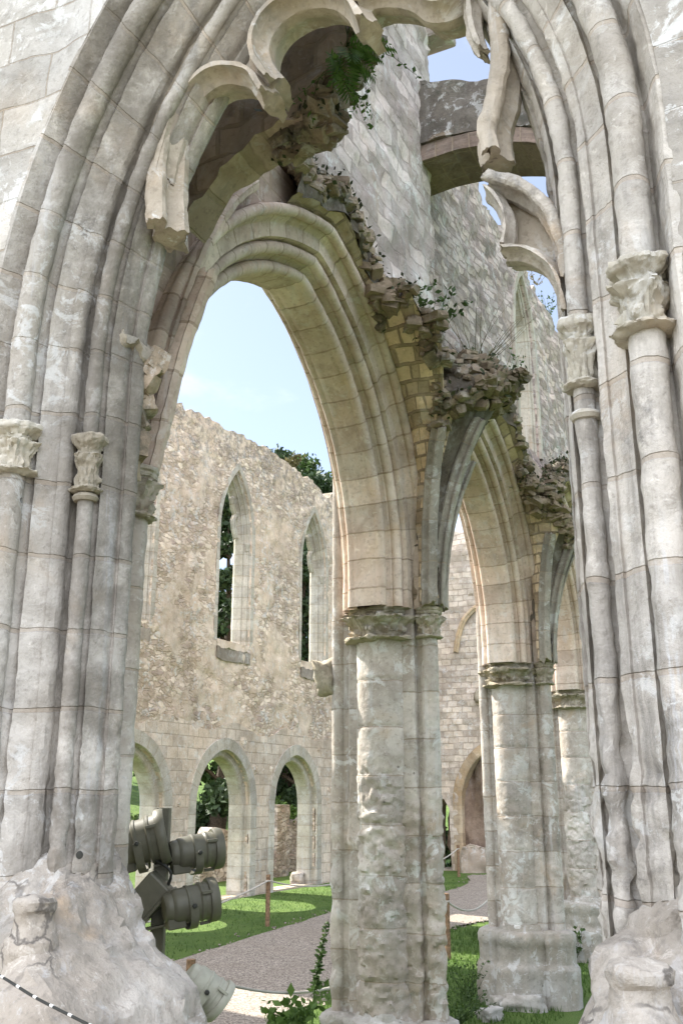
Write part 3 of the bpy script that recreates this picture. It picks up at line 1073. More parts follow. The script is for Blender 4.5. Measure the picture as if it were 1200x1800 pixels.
tp = M['tracery']
bar('tracery_bar', tline([(420, 0), (362, 92), (336, 150), (312, 212), (300, 270), (295, 340), (296, 412)], 46), tp, ww, w=.19, d=.25, seed=1., amp=.008)
bar('tracery_bar', tline([(296, 330), (312, 262), (332, 205), (360, 165), (395, 142), (432, 140), (460, 152), (480, 182)], 46), tp, ww, w=.10, d=.25, seed=2., prof=troll(), amp=.005)
bar('tracery_bar', tline([(490, 160), (468, 128), (462, 96), (474, 62), (500, 32), (540, 10), (590, 5), (625, 22), (650, 58)], 50), tp, ww, w=.11, d=.26, seed=3., prof=troll(), amp=.006)
bar('tracery_bar', tline([(640, 26), (662, 8), (700, 4), (738, 10), (768, 30), (800, 26), (822, 8), (838, -20)], 40), tp, ww, w=.10, d=.24, seed=4., prof=troll(), amp=.006)
bar('tracery_bar', tline([(470, -60), (560, -72), (660, -70), (760, -50), (850, -10)], 30), tp, ww, w=.2, d=.2, seed=14., amp=.005)
pale = M['broken']
bar('tracery_bar', tline([(890, -20), (884, 40), (888, 90), (890, 130), (884, 175), (874, 220), (868, 255), (874, 288)], 44), tp, ww, w=.135, d=.24, seed=5., amp=.010)
bar('tracery_bar', tline([(836, -20), (832, 30), (838, 70), (850, 96)], 18, TY - .03), pale, ww, w=.09, d=.18, seed=6., prof=troll(), amp=.010, taper=lambda t: 1 - .45 * t)
bar('tracery_bar', tline([(1004, 500), (990, 432), (972, 388), (942, 356), (905, 336), (862, 326)], 40), pale, ww, w=.085, d=.2, seed=7., amp=.008)
bar('tracery_bar', tline([(1000, 560), (990, 512), (975, 484), (953, 464), (925, 452), (893, 452)], 30), pale, ww, w=.06, d=.19, seed=8., prof=troll(), amp=.005)
bar('tracery_bar', tline([(862, 345), (878, 360), (892, 385), (897, 415), (892, 446)], 24), pale, ww, w=.055, d=.18, seed=9., prof=troll(), amp=.005)


def web_panel(px, Y, t=.05):
    q = [at_y(x, y, Y) for x, y in px]
    bm = bmesh.new()
    a = [bm.verts.new(p) for p in q]
    c = [bm.verts.new(p + Vector((0, t, 0))) for p in q]
    bm.faces.new(a)
    bm.faces.new(c[::-1])
    for i in range(len(q)):
        j = (i + 1) % len(q)
        bm.faces.new((a[j], a[i], c[i], c[j]))
    bmesh.ops.recalc_face_normals(bm, faces=bm.faces)
    me = bpy.data.meshes.new('tracery_web')
    bm.to_mesh(me)
    bm.free()
    return link('tracery_web', me, tp, ww, False)


web_panel([(300, 300), (300, 200), (340, 120), (420, 40), (500, -30), (600, -60), (600, 0), (500, 40), (470, 110), (488, 165), (470, 150), (430, 128), (390, 134), (350, 170)], 3.40)
web_panel([(885, 350), (930, 362), (965, 395), (988, 440), (995, 500), (970, 470), (930, 446), (893, 440), (900, 405)], 3.38)
web_panel([(600, -70), (640, 10), (668, 4), (700, -10), (700, -70)], 3.38)
# light head broken off the left jamb
bar('broken_spur', smooth_line([np.array(at_y(x, y, 3.40)) for x, y in ((190, 770), (196, 715), (206, 665), (222, 630), (250, 606))], 26), M['carved'], ww, w=.17, d=.26, seed=10., amp=.02)
sp_ = [np.array(at_y(x, y, 3.46)) for x, y in ((206, 700), (222, 668), (244, 652), (262, 648), (214, 730), (232, 690), (226, 760), (250, 676), (218, 800), (236, 730))]
rubble_heap('broken_spur', sp_ + [q + np.array((.02, .03, .05)) for q in sp_] + [q + np.array((-.02, .02, -.06)) for q in sp_], .085, M['torn'], ww, 4, 1.2)

# ------------------------------------------------------------------ pillars
def pillar(Y, label, name='pillar', worn=0., first=True):
    t = empty(name, (-3.58, Y, 0), label, 'stone pillar', 'pillars of the arcade')
    sd = Y * 1.37
    X0 = -3.58

    def half(sgn):
        wd = .10 if sgn > 0 else .06
        oc = .46 if (sgn > 0 or worn > .023) else .36
        rs = .080 if sgn > 0 else .070
        q = [(.16, -wd), (oc - .135, -wd), (oc - .118, -wd + .015), (oc - .112, -.03)]
        q += [(oc + rs * math.cos(R_(a)), rs * math.sin(R_(a))) for a in range(-150, 151, 15)]
        q += [(oc - .112, .03), (oc - .118, wd - .015), (oc - .135, wd), (.16, wd)]
        return [(X0 + sgn * a, Y + b) for a, b in q]

    def amp(p):
        z = p[2]
        return .007 + (.8 * worn * max(0, min(1, (2.7 - z) / .6)))

    zs = np.arange(.5, 4.11, .025)
    P = np.array([[(x, y, z) for x, y in dense(half(1), .03)] for z in zs])
    P = displace_grid(P, 0, 8, 5, sd, amp)
    grid_obj('pilaster', P, M['drum'], t)
    zs2 = np.arange(.3, 6.9, .05)
    P = np.array([[(x, y, z) for x, y in dense(half(-1), .04)] for z in zs2])
    P = displace_grid(P, 0, 5, 4, sd + 2, amp)
    grid_obj('nave_shaft', P, M['drum'], t)
    zz = np.arange(.55, 3.83, .022)
    n = 84
    P = np.zeros((len(zz), n, 3))
    for i, z in enumerate(zz):
        course = (z - .9) % .42
        for j in range(n):
            a = 2 * math.pi * j / n
            r = .25 - (.008 if course < .028 else 0)
            wv = worn * max(0, min(1, (2.9 - z) / .5))
            d = .005 * fbm((math.cos(a), math.sin(a), z * 3), 2.2, 3, sd)
            k = fbm((math.cos(a) * .8, math.sin(a) * .8, z * 2.2), 3.4, 6, sd)
            pp_ = (math.cos(a) * .25 + sd, math.sin(a) * .25, z)
            d += wv * (.8 * k - .3 * abs(k) + .8 * chip(pp_, 7, sd) + .45 * chip(pp_, 19, sd))
            P[i, j] = (X0 + (r + d) * math.cos(a), Y + (r + d) * math.sin(a), z)
    ln = np.arange(n + 0) / n * 2 * math.pi * .25
    uv = np.stack(np.meshgrid(ln, zz - .9), axis=2)
    grid_obj('drum', P, M['drum'], t, uv, close_v=True)
    capital(t, X0, Y, 3.79, 4.10, .252, M['carved'], 11, sd, over=1.23, n=150)
    capital(t, X0 + .46, Y, 3.80, 4.09, .088, M['carved'], 7, sd + 1, over=1.4, n=54)
    # base: plinth, offset and torus, eight-sided below
    pl = [(.42, -.05), (.42, .40), (.405, .43), (.37, .47), (.36, .62), (.365, .66), (.39, .70), (.395, .76), (.37, .81), (.30, .83), (.27, .9)]
    if worn > .023: pl = [(a, b * .74) for a, b in pl]
    pl = [tuple(x) for x in resample(pl, .05)]
    kb = .90 if worn > .023 else .90
    lathe('plinth', [(a * kb, b) for a, b in pl], (X0, Y, 0), M['plinth'], t, n=64, facets=8, amp=.006 + worn * .9, freq=7, seed=sd)
    pl2 = [(.24, -.05), (.24, .40), (.23, .43), (.2, .47), (.195, .62), (.2, .66), (.215, .70), (.215, .76), (.195, .81), (.14, .84)]
    if worn > .023: pl2 = [(a * .85, b * .74) for a, b in pl2]
    lathe('shaft_plinth', [tuple(x) for x in resample(pl2, .06)], (X0 + .44, Y, 0), M['plinth'], t, n=40, facets=8, amp=.006 + worn * .9, freq=7, seed=sd + 3)
    lathe('shaft_plinth', [tuple(x) for x in resample(pl2, .06)], (X0 - (.44 if worn > .023 else .34), Y, 0), M['plinth'], t, n=40, facets=8, amp=.006 + worn * .9, freq=7, seed=sd + 4)
    if worn > .023: rock('corbel', (X0 - .60, Y, 3.50), (.15, .17, .24), M['carved'], t, sd, 2, .5)
    return t


pillar(PIERS[1], 'nearest free pillar, its round drum badly eroded and pitted below, a dark leafy capital on top', worn=.024)
pillar(PIERS[2], 'middle pillar with clean coursed drums above a many-sided plinth standing in shaded grass', worn=.006)
pillar(PIERS[3], 'third pillar back, sunlit rough drums, half hidden by the right side of the window', worn=.022)
pillar(PIERS[0], 'end pillar built into the window wall, almost hidden behind its left jamb', worn=.0)

# ------------------------------------------------------------------ arcade wall: arches, vault remains, clerestory
aw = empty('arcade_wall', (-3.6, 3.6, 0), 'high ruined wall carried by moulded pointed arches, stubs of fallen vault along it and bare rubble above', 'ruined wall')
Z0, HIN, U = 4.4, 2.15, .36


def order_h(a0, hin):
    ai = a0 - U
    R0 = (ai * ai + hin * hin) / (2 * ai) + U
    return math.sqrt(max(1e-6, 2 * R0 * a0 - a0 * a0))


def bay_geo(i):
    """centre, half span, rise, springing, (right side) of the outermost order"""
    c = (PIERS[i] + PIERS[i + 1]) / 2
    a0 = (PIERS[i + 1] - PIERS[i]) / 2 - .03
    if i == 0:                               # the first arch has settled: its crown leans to the east
        return 6.34, 2.26, order_h(2.26, 2.36), 4.17, (order_h(1.95, 2.13), 4.4, 1.95)
    return c, a0, order_h(a0, HIN), Z0, None


half_p = [(-.11, .03), (-.115, -.03)] + roll(-.065, -.04, .046, 150, 400, 8) + [(-.015, .0), (.0, .03), (.012, .042), (.05, .045), (.118, .05), (.126, .085), (.122, .115)] \
    + roll(.18, .13, .05, 160, 400, 9) + [(.228, .17), (.232, .205), (.246, .225)] + roll(.305, .24, .05, 160, 390, 9) + [(.356, .285), (.36, .30)]
mir = [(u, .76 - d) for (u, d) in half_p[::-1] if u > -.02]
aprof = dense(half_p + mir, .028)
out = [(3.62, 4.08)]
for i in range(4):
    c, a0, h0, z0_, rt_ = bay_geo(i)
    ln = arch_line(-.022, c, a0, h0, z0_, 4.08, 4, 30, rt_)
    if i == 0: ln = [p for p in ln]
    out += ln
    arch_sweep('arch_moulding', aprof, c, a0, h0, z0_, 4.08, AW, M['arch'], aw, nj=10, na=64, right=rt_, amp=.006, freq=5, seed=i * 3.3, octv=3)
out += [(20.4, 4.08), (20.5, 7.1)] + [(3.62, 7.1)]
o2 = []
for p in out:
    if not o2 or abs(p[0] - o2[-1][0]) + abs(p[1] - o2[-1][1]) > 1e-4: o2.append(p)
slab('spandrel', o2, [], lambda s, z, d: (-3.215 - d, s, z), .72, .11, M['brickpink'], aw, amp=.010, freq=3, seed=5., edge_keep=0)


def formeret(i, n=60):
    c, a0, h0, z0_, rt_ = bay_geo(i)
    return np.array(arch_line(-.10, c, a0, h0, z0_, 4.1, 4, n, rt_))


def web(i, efun, seed):
    F = formeret(i)
    rows = []
    if i == 0: F = F[F[:, 0] > 5.55]
    for k, (s, z) in enumerate(F):
        t = k / (len(F) - 1)
        e = max(.05, efun(s, z) * (1 + .35 * fbm((s, z, seed), 2.4, 4, seed)) + .04 * fbm((s, z, seed), 6, 2, seed))
        sl = .28 + .25 * max(0, (z - 5.4) / 1.7)
        th = .24 + .10 * fbm((s, 0, z), 3, 3, seed + 4)
        q = [(-.05, 0)] + [(e * a, e * a * sl) for a in np.linspace(.0, 1, 9)]
        q += [(e * 1.0, e * sl + th * .5), (e * .97, e * sl + th), (e * .7, e * sl * .8 + th * 1.25), (e * .35, e * sl * .5 + th * 1.4), (-.05, th * 1.5)]
        rows.append([(-3.2 + a, s, z + b) for a, b in q])
    P = displace_grid(np.array(rows), .03, 5, 5, seed)
    du = np.concatenate([[0], np.cumsum(np.linalg.norm(np.diff(F, axis=0), axis=1))])
    dd = np.concatenate([np.zeros((P.shape[0], 1)), np.cumsum(np.linalg.norm(np.diff(P, axis=1), axis=2), axis=1)], axis=1)
    uv = np.stack([np.repeat(du[:, None], P.shape[1], 1), dd], axis=2)
    grid_obj('vault_web', P[:, :10], M['web'], aw, uv[:, :10])
    Pf = P[:, 9:]
    Q = np.stack([np.array([row[int(q)] * (1 - (q - int(q))) + row[min(int(q) + 1, len(row) - 1)] * (q - int(q)) for q in np.linspace(0, len(row) - 1, 22)]) for row in Pf])
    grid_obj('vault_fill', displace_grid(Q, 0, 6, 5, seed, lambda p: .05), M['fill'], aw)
    r = np.random.default_rng(int(seed))
    pts = []
    for k in range(len(P)):
        if P[k, 9][2] < 5.9: continue
        for q in range(4):
            a, b = P[k, 10], P[k, 12]
            f = r.uniform(-.1, 1.1)
            pts.append(a + (b - a) * f + r.normal(size=3) * .02)
        for q in range(5):
            a, b = P[k, 12], P[k, 14]
            pts.append(a + (b - a) * r.random() + r.normal(size=3) * .03)
    rubble_heap('torn_edge', pts, .095, M['torn'], aw, int(seed * 7))
    moss_growth([p for p in pts if r.random() < .5], aw, int(seed * 5))


def e_a(s, z):
    if s < 5.55: return .03
    return .15 + .05 * max(0, (s - 6.8))


def e_b(s, z): return .2


web(0, e_a, 1.)
web(1, e_b, 2.)
web(2, e_b, 3.)


def springer(i, top, seed):
    Y = PIERS[i]
    cx = -3.16
    Fl, Fr = formeret(i - 1, 40), formeret(i, 40)

    def rf(F, z, right):
        G = F[len(F) // 2:] if right else F[:len(F) // 2]
        zz, ss = G[:, 1], G[:, 0]
        o = np.argsort(zz)
        return abs(np.interp(z, zz[o], ss[o]) - Y)

    def rt(z):
        dz = max(0, z - 4.1)
        return .13 + 3.3 - math.sqrt(max(.01, 3.3 ** 2 - min(dz, 3.2) ** 2))
    rows = []
    ph = np.linspace(-90, 90, 41)
    nz = 40
    for k in range(nz + 1):
        row = []
        for p in ph:
            zt = top(p) + .22 * fbm((p * .03, seed, 0), 2, 4, seed)
            z = 4.1 + (zt - 4.1) * k / nz
            q = abs(p) / 90
            rw = max(.14, rf(Fl if p < 0 else Fr, z, p < 0))
            r = rt(z) * (1 - q ** 2) + rw * q ** 2
            row.append((cx + r * math.cos(R_(p)), Y + r * math.sin(R_(p)), z))
        rows.append(row)
    P = np.array(rows)
    P = displace_grid(P, .03, 3.5, 4, seed)
    nw_ = 13
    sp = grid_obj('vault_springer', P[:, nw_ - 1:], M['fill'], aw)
    hgt_ = P[:, 0, 2]
    Pw = P[:, :nw_]
    dw = np.concatenate([np.zeros((Pw.shape[0], 1)), np.cumsum(np.linalg.norm(np.diff(Pw, axis=1), axis=2), axis=1)], axis=1)
    uvw = np.stack([dw, Pw[:, :, 2]], axis=2)
    wl = grid_obj('web_courses', P[:, :nw_], M['web'], None, uvw)
    wl.parent = sp
    # rubble on top, falling back to the wall
    top_r = P[-1]
    R2 = []
    for f in (0, .2, .45, .7, 1.0):
        row = []
        for v in top_r:
            c = np.array([-3.45, v[1] * .5 + Y * .5, v[2] + .35])
            q = v + (c - v) * f
            row.append(q + np.array([0, 0, .10 * fbm(q, 4, 3, seed) + .12 * math.sin(f * 3.1)]))
        R2.append(row)
    o = grid_obj('rubble_top', np.array(R2), M['fill'], None)
    o.parent = sp
    r = np.random.default_rng(int(seed * 10))
    pts = []
    for k in range(0, len(top_r)):
        for q in range(8):
            f = r.random()
            j = min(int(f * 4), 3)
            a = R2[j][k] + (R2[j + 1][k] - R2[j][k]) * (f * 4 - j)
            pts.append(a + r.normal(size=3) * .03)
        for q in range(5):
            a, b = P[-1, k], P[-5, k]
            pts.append(a + (b - a) * r.random() ** 1.6 + r.normal(size=3) * .025)
    o = rubble_heap('torn_edge', pts, .10, M['torn'], None, int(seed * 3))
    o.parent = sp
    moss_growth([p for p in pts if r.random() < .4], aw, int(seed * 9))
    for p, zt, wd in ((-48, 5.72, .15), (-10, 5.85, .12), (18, 5.55, .12), (52, 5.2, .12)):
        path = []
        for k in range(26):
            z = 4.1 + (zt - 4.1) * k / 25
            q = abs(p) / 90
            rw = max(.14, rf(Fl if p < 0 else Fr, z, p < 0))
            r = rt(z) * (1 - q ** 2) + rw * q ** 2 + .02
            path.append((cx + r * math.cos(R_(p)), Y + r * math.sin(R_(p)), z))
        tang = (-math.sin(R_(p)), math.cos(R_(p)), 0)
        side = np.array([math.cos(R_(p)), math.sin(R_(p)), 0.001])
        rb = bar('rib', path, M['rib'], None, w=wd, d=wd * 1.25, nrm=side * -1, seed=seed + p, amp=.006)
        rb.parent = sp


springer(1, lambda p: float(np.interp(p, [-90, -62, -45, -10, 25, 55, 90], [6.75, 6.4, 5.95, 6.3, 6.25, 6.35, 6.8])), 1.4)
springer(2, lambda p: 6.35 - .6 * math.cos(R_(p - 10)), 6.4)
springer(3, lambda p: 6.2 - .6 * math.cos(R_(p)), 9.4)

# ribs still standing in the corner beside the end respond
for pts, wd in (([(-3.14, 4.02, 4.1), (-3.13, 4.16, 4.85), (-3.13, 4.42, 5.6), (-3.14, 4.78, 6.25), (-3.15, 5.10, 6.62)], .085),
                ([(-3.08, 4.0, 4.1), (-2.96, 4.05, 4.8), (-2.84, 4.12, 5.3)], .11)):
    bar('vault_rib', smooth_line([np.array(p) for p in pts], 34), M['arch'], aw, w=wd, d=wd * 1.2, nrm=(.8, -.55, .1), amp=.008, seed=wd * 50)
# corner remains of the vault against the window wall: a stub of cross wall over the first arch
cq = [at_y(x, y, 4.12) for x, y in ((318, 392), (352, 342), (388, 296), (425, 262), (470, 238), (516, 218), (552, 206), (548, 192), (562, 176), (556, 150), (580, 122), (598, 92), (612, 66), (606, 20), (520, 30), (420, 130), (340, 240), (300, 340))]
slab('vault_cross_wall', [(p.x, p.z) for p in cq], [], lambda s, z, d: (s, 4.12 + d, z), .24, .06, M['brickpink'], aw, amp=.05, freq=4, seed=3., chipamp=.04)
r = np.random.default_rng(12)
pts = []
for k in range(4, 13):
    a, b = cq[k], cq[k + 1]
    for q in range(16):
        p = a.lerp(b, r.random())
        pts.append(np.array(p) + np.array((r.normal() * .03, .03 + .2 * r.random(), r.normal() * .03)))
rubble_heap('torn_edge', pts, .10, M['torn'], aw, 51)
moss_growth([p for p in pts if r.random() < .3], aw, 8)

# clerestory
wins_c = [(13.78, .56, 1.15, 9.35, 7.55), (17.6, .56, 1.15, 9.35, 7.55)]


def ctop(s):
    if s < 9.55: return 11.9
    if s < 9.9: return 11.2
    return 10.85 - .02 * (s - 10)


outl = [(3.64, 6.9), (20.4, 6.9)] + ragged(20.4, 3.64, ctop, .15, .22, 3.)
holes = [arch_line(0, c, a, h, z0, zb, 6, 16) for c, a, h, z0, zb in wins_c]
slab('clerestory', outl, holes, CW, .62, .075, M['clere_rubble'], aw, amp=.055, freq=3.2, seed=8., edge_keep=.2, chipamp=.022)
cprof = dense([(-.12, .02), (-.12, -.04), (-.02, -.04), (.0, .03), (.03, .05)] + roll(.06, .09, .03, 160, 400, 6) + [(.1, .15), (.12, .2), (.14, .45), (.10, .62)], .04)
for k, (c, a, h, z0, zb) in enumerate(wins_c):
    sr = arch_sweep('window_surround', cprof, c, a, h, z0, zb, CW, M['far_trim'], aw, nj=16, na=26, amp=.006, seed=k + 20.)
# smoother thick pier of masonry left of the flying buttress
outl = [(4.2, 7.05), (9.15, 7.0), (9.22, 7.6), (9.05, 8.0), (9.28, 8.5), (9.2, 9.2), (9.34, 9.9), (9.1, 10.4), (9.3, 11.2), (9.2, 11.75)] + ragged(9.15, 4.2, lambda s: 11.7, .2, .25, 7.)
slab('clerestory_facing', outl, [], lambda s, z, d: (-3.27 - d, s, z), .16, .06, M['clere'], aw, amp=.035, freq=3., seed=12., chipamp=.02)
bm = bmesh.new()
box_bm(bm, (-3.30, 9.35, 11.75), (.55, .5, .62), Matrix.Rotation(.3, 3, 'X'), .04)
me = bpy.data.meshes.new('coping_block')
bm.to_mesh(me)
bm.free()
link('coping_block', me, M['clere'], aw, False)

# ------------------------------------------------------------------ flying buttress
fb = empty('flying_buttress', (1.6, 9.25, 0), 'dark mossy flying buttress meeting the high wall, seen behind the tracery', 'buttress')
lo = smooth_line([(-3.5, 9.62), (-2.7, 9.62), (-1.9, 9.40), (-1.0, 8.75), (0, 7.7), (1.0, 6.2), (1.3, 5.5)], 36)
hi = smooth_line([(2.2, 5.5), (1.9, 6.6), (1.0, 8.1), (-.2, 9.3), (-1.4, 9.9), (-2.4, 10.25), (-3.5, 10.52)], 36)
hi = np.array([(p[0], p[1] + .07 * fbm((p[0], 0, 0), 3, 4, 2)) for p in hi])
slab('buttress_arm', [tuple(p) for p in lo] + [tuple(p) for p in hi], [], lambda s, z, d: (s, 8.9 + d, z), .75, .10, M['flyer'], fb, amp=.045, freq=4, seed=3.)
ring = []
for p in lo:
    ring.append([(p[0], 8.93 + k * .17, p[1] - .004) for k in range(5)] + [(p[0], 8.93 + k * .17, p[1] - .20) for k in range(4, -1, -1)])
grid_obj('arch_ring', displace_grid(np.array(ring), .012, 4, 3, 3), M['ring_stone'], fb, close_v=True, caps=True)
slab('buttress_pier', [(1.25, 0), (2.6, 0), (2.6, 4.0), (2.25, 5.6), (1.25, 5.6)], [], lambda s, z, d: (s, 8.85 + d, z), .85, .2, M['rubble'], fb, amp=.03)

# ------------------------------------------------------------------ far nave wall
nw = empty('nave_wall', (-13.9, 20.8, 0), 'long cream plastered wall with tall lancet windows above low pointed openings, across the nave', 'ruined wall')
low = [13.65, 17.42, 21.19, 24.95, 28.7]
lan = [12.5, 17.0, 21.43, 26.0, 30.5]
LW, LH, LZ0 = 1.25, 1.36, 2.17
holes = [arch_line(.0, c, LW, LH, LZ0, -.2 + .22, 4, 12) for c in low]
WA, WH, WZ0, WZB = .80, 1.85, 9.2, 6.28
whole = [arch_line(.0, c, WA, WH, WZ0, WZB, 8, 14) for c in lan]
outl = [(9.0, -.3), (33.0, -.3)] + ragged(33.0, 9.0, lambda s: 12.08 + .12 * math.sin(s * .9), .16, .20, 5.)
slab('wall_face', outl, holes + whole, NW, .50, .10, M['far'], nw, amp=.035, freq=2.4, seed=4., edge_keep=.3, chipamp=.035)
# the lower storey is a skin of squared blocks round the openings
sk = [(9.0, -.2), (33, -.2)] + ragged(33, 9.0, lambda s: 4.1 + .12 * math.sin(s * 2.1), .3, .16, 15.)
slab('ashlar_facing', sk, holes, lambda s, z, d: (-13.425 - d, s, z), .05, .16, M['far_ashlar'], nw, amp=.010, freq=2, seed=6., edge_keep=.1)
lp = dense([(-.30, .0), (-.30, -.055), (-.012, -.055), (.0, -.035), (.0, .09), (.025, .115), (.13, .115), (.16, .145), (.17, .18), (.17, .51)], .04)
for c in low:
    arch_sweep('opening_surround', lp, c, LW, LH, LZ0, -.1, NW, M['far_trim'], nw, nj=14, na=30, amp=.010, freq=3, seed=c)
wp = dense([(-.16, .0), (-.16, -.012), (-.012, -.012), (.0, .01), (.0, .05), (.025, .07)] + roll(.05, .10, .03, 160, 400, 6) + [(.08, .14), (.09, .17), (.11, .19)] + roll(.135, .225, .026, 160, 400, 6)
           + [(.16, .26), (.175, .29), (.20, .32), (.21, .36), (.21, .42), (.17, .46), (.14, .51)], .03)
for k, c in enumerate(lan):
    ws = arch_sweep('window_surround', wp, c, WA, WH, WZ0, WZB - .05, NW, M['far_trim'], nw, nj=36, na=32, amp=.008, freq=4, seed=c)
    # stubs of tracery left on the far jamb
    for (z0, dx) in ((WZ0 + .95, .34), (WZ0 + .35, .24)):
        st = bar('tracery_stub', [NW(c + .58 - .05, z0 + .5, .36), NW(c + .58 - dx * .5, z0 + .42, .36), NW(c + .58 - dx, z0 + .2, .36), NW(c + .58 - dx * .8, z0 - .05, .36), NW(c + .58 - dx * .25, z0 - .3, .36)], M['far_trim'], None, w=.10, d=.16, nrm=(1, 0, 0), amp=.01, seed=c)
        st.parent = ws
    lathe('jamb_capital', [(.03, 0), (.05, .01), (.045, .05), (.07, .16), (.085, .2), (.08, .23), (.03, .24)], NW(c + WA - .055, WZ0 - .3, .11), M['far_trim'], nw, n=14, amp=.004)
    rows = []
    for s in np.linspace(c - WA - .02, c + WA + .02, 24):
        rows.append([NW(s, WZB - .25 + ((.06 + d * .55) if d >= -.03 else -.25) + .05 * fbm((s, d, 0), 3, 3, c), max(d, -.03)) for d in (-.06, -.03, .0, .05, .1, .16, .22, .28, .34, .4, .45, .49)])
    grid_obj('window_sill', displace_grid(np.array(rows), .035, 5, 4, c), M['far_sill'], nw)

# ------------------------------------------------------------------ ruined end wall
ew = empty('end_wall', (-9, 33.5, 0), 'pinkish rubble end wall with a bricked blind arch and a broken low archway, beyond the pillars', 'ruined wall')
lowarch = arch_line(0, -9.32, 2.0, 2.05, 2.2, .05, 5, 14)
door = [(-12.3, .03), (-11.72, .03), (-11.75, 2.0), (-11.95, 2.35), (-12.2, 2.1)]
outl = [(-13.45, -.3), (-4.6, -.3)] + [(-4.7, 1.5), (-5.2, 3.2), (-5.0, 5.0), (-4.6, 7.2), (-4.4, 9.5)] + ragged(-4.4, -13.45, lambda s: 11.9, .2, .4, 9.)
slab('wall_face', outl, [lowarch, door], EW, .95, .13, M['end'], ew, amp=.06, freq=1.9, seed=14., edge_keep=.2, chipamp=.05)
bar('relieving_arch', smooth_line([np.array(at_y(x, y, 32.95)) for x, y in ((801, 1146), (805, 1118), (814, 1092), (828, 1074), (846, 1063), (866, 1060), (884, 1066))], 34), M['ochre'], ew, w=.2, d=.22, prof=troll(), amp=.012, seed=3.)
arch_sweep('arch_soffit', dense([(-.28, -.02), (-.02, -.03), (.03, .0), (.03, .95)], .06), -9.32, 2.0, 2.05, 2.2, .0, EW, M['ochre'], ew, nj=10, na=30, amp=.02, freq=3, seed=8.)
ra = rock('rubble_core', (-10.6, 34.9, 1.3), (1.7, 2.2, 5.0), M['earth'], ew, 5., 4, .45)
rock('wall_corbel', tuple(at_y(846, 1222, 32.9)), (.35, .3, .4), M['carved'], ew, 8., 2, .5)
rock('broken_footing', tuple(at_y(838, 1515, 32.7)), (.75, .7, .8), M['end'], ew, 9., 3, .35)

# ------------------------------------------------------------------ ground
def sheet(name, pts, z, mat, kind='structure', zfun=None, step=None):
    bm = bmesh.new()
    vs = [bm.verts.new((x, y, z)) for x, y in pts]
    bm.faces.new(vs)
    bmesh.ops.recalc_face_normals(bm, faces=bm.faces)
    me = bpy.data.meshes.new(name)
    bm.to_mesh(me)
    bm.free()
    if me.polygons[0].normal.z < 0: me.flip_normals()
    return tag(link(name, me, mat, None, False), kind=kind)


xs = np.concatenate([[-700, -300, -140, -80], np.arange(-60, 24, 1.0), [30, 50, 100, 300, 700]])
ys = np.concatenate([[-300, -100, -40, -10, 0, 1.5, 2.4, 3.2, 4.0], np.arange(5, 62, 1.0), [66, 75, 90, 110, 150, 260, 500, 900]])
G = np.zeros((len(xs), len(ys), 3))
for i, x in enumerate(xs):
    for j, y in enumerate(ys):
        z = .02 * fbm((x, y, 0), .35, 3, 2)
        if y < 3.3: z += .8 * min(1, max(0, (3.3 - y) / .6))
        if x < -16: z += min(14, (-16 - x) * .17) * min(1, (-16 - x) / 6)
        if y > 45: z += min(10, (y - 45) * .028)
        G[i, j] = (x, y, z - .02)
tag(grid_obj('ground', G, M['grass']), kind='structure')


fc = [[(x, y, .803 + .012 * fbm((x, y, 0), .8, 3, 1)) for y in np.arange(-14, 2.45, .4)] for x in np.arange(-16, 12, .5)]  # unseen sheet added over the grass to keep green bounce off the wall
tag(grid_obj('bounce_sheet', np.array(fc), M['bounce_earth']), kind='structure')


def path_pts(edge_l, edge_r):
    return edge_l + edge_r[::-1]


gl = [(-8.6, 5.5), (-9.0, 9.0), (-9.2, 13.2), (-9.6, 17.0), (-9.85, 20.0), (-9.6, 23.5), (-9.3, 26.0), (-9.6, 28.5), (-10.4, 31.0), (-9.6, 31.4), (-8.2, 30.6), (-6.5, 30.3), (-4.5, 30.8), (-2, 32)]
gr = [(-5.6, 5.5), (-5.7, 9.0), (-5.95, 11.5), (-6.35, 12.6), (-6.7, 16.5), (-6.7, 19.2), (-6.2, 21.0), (-5.7, 23.5), (-5.0, 26.3), (-3.8, 27.6), (-2, 28.6)]
gl2 = smooth_line([np.array(p) for p in gl], 90)
gr2 = smooth_line([np.array(p) for p in gr], 90)
gl2 = [(p[0] + .10 * fbm((p[0], p[1], 0), 1.6, 4, 3), p[1] + .05 * fbm((p[0], p[1], 0), 3, 3, 5)) for p in gl2]
gr2 = [(p[0] + .10 * fbm((p[0], p[1], 0), 1.6, 4, 7), p[1] + .05 * fbm((p[0], p[1], 0), 3, 3, 9)) for p in gr2]
n = len(gl2)
P = np.zeros((n, 12, 3))
for i in range(n):
    for j in range(12):
        f = j / 11
        x = gl2[i][0] * (1 - f) + gr2[i][0] * f
        y = gl2[i][1] * (1 - f) + gr2[i][1] * f
        P[i, j] = (x, y, .012 + .02 * math.sin(f * math.pi) + .006 * fbm((x, y, 0), 2, 3, 1))
tag(grid_obj('gravel_path', P, M['gravel']), kind='structure')

# short grass growing along the visible ground
gx = []


def blades(n, xr, yr, h, seed, skip=None):
    r = np.random.default_rng(seed)
    out = []
    while len(out) < n:
        x, y = r.uniform(*xr), r.uniform(*yr)
        k = int(np.argmin([abs(p[1] - y) for p in gl2[:70]]))
        k2 = int(np.argmin([abs(p[1] - y) for p in gr2[:70]]))
        if gl2[k][0] < x < gr2[k2][0] and r.random() > .02: continue
        if fbm((x, y, 0), .9, 3, 4) < -.55: continue
        out.append((x, y, h * r.uniform(.5, 1.3)))
    return out


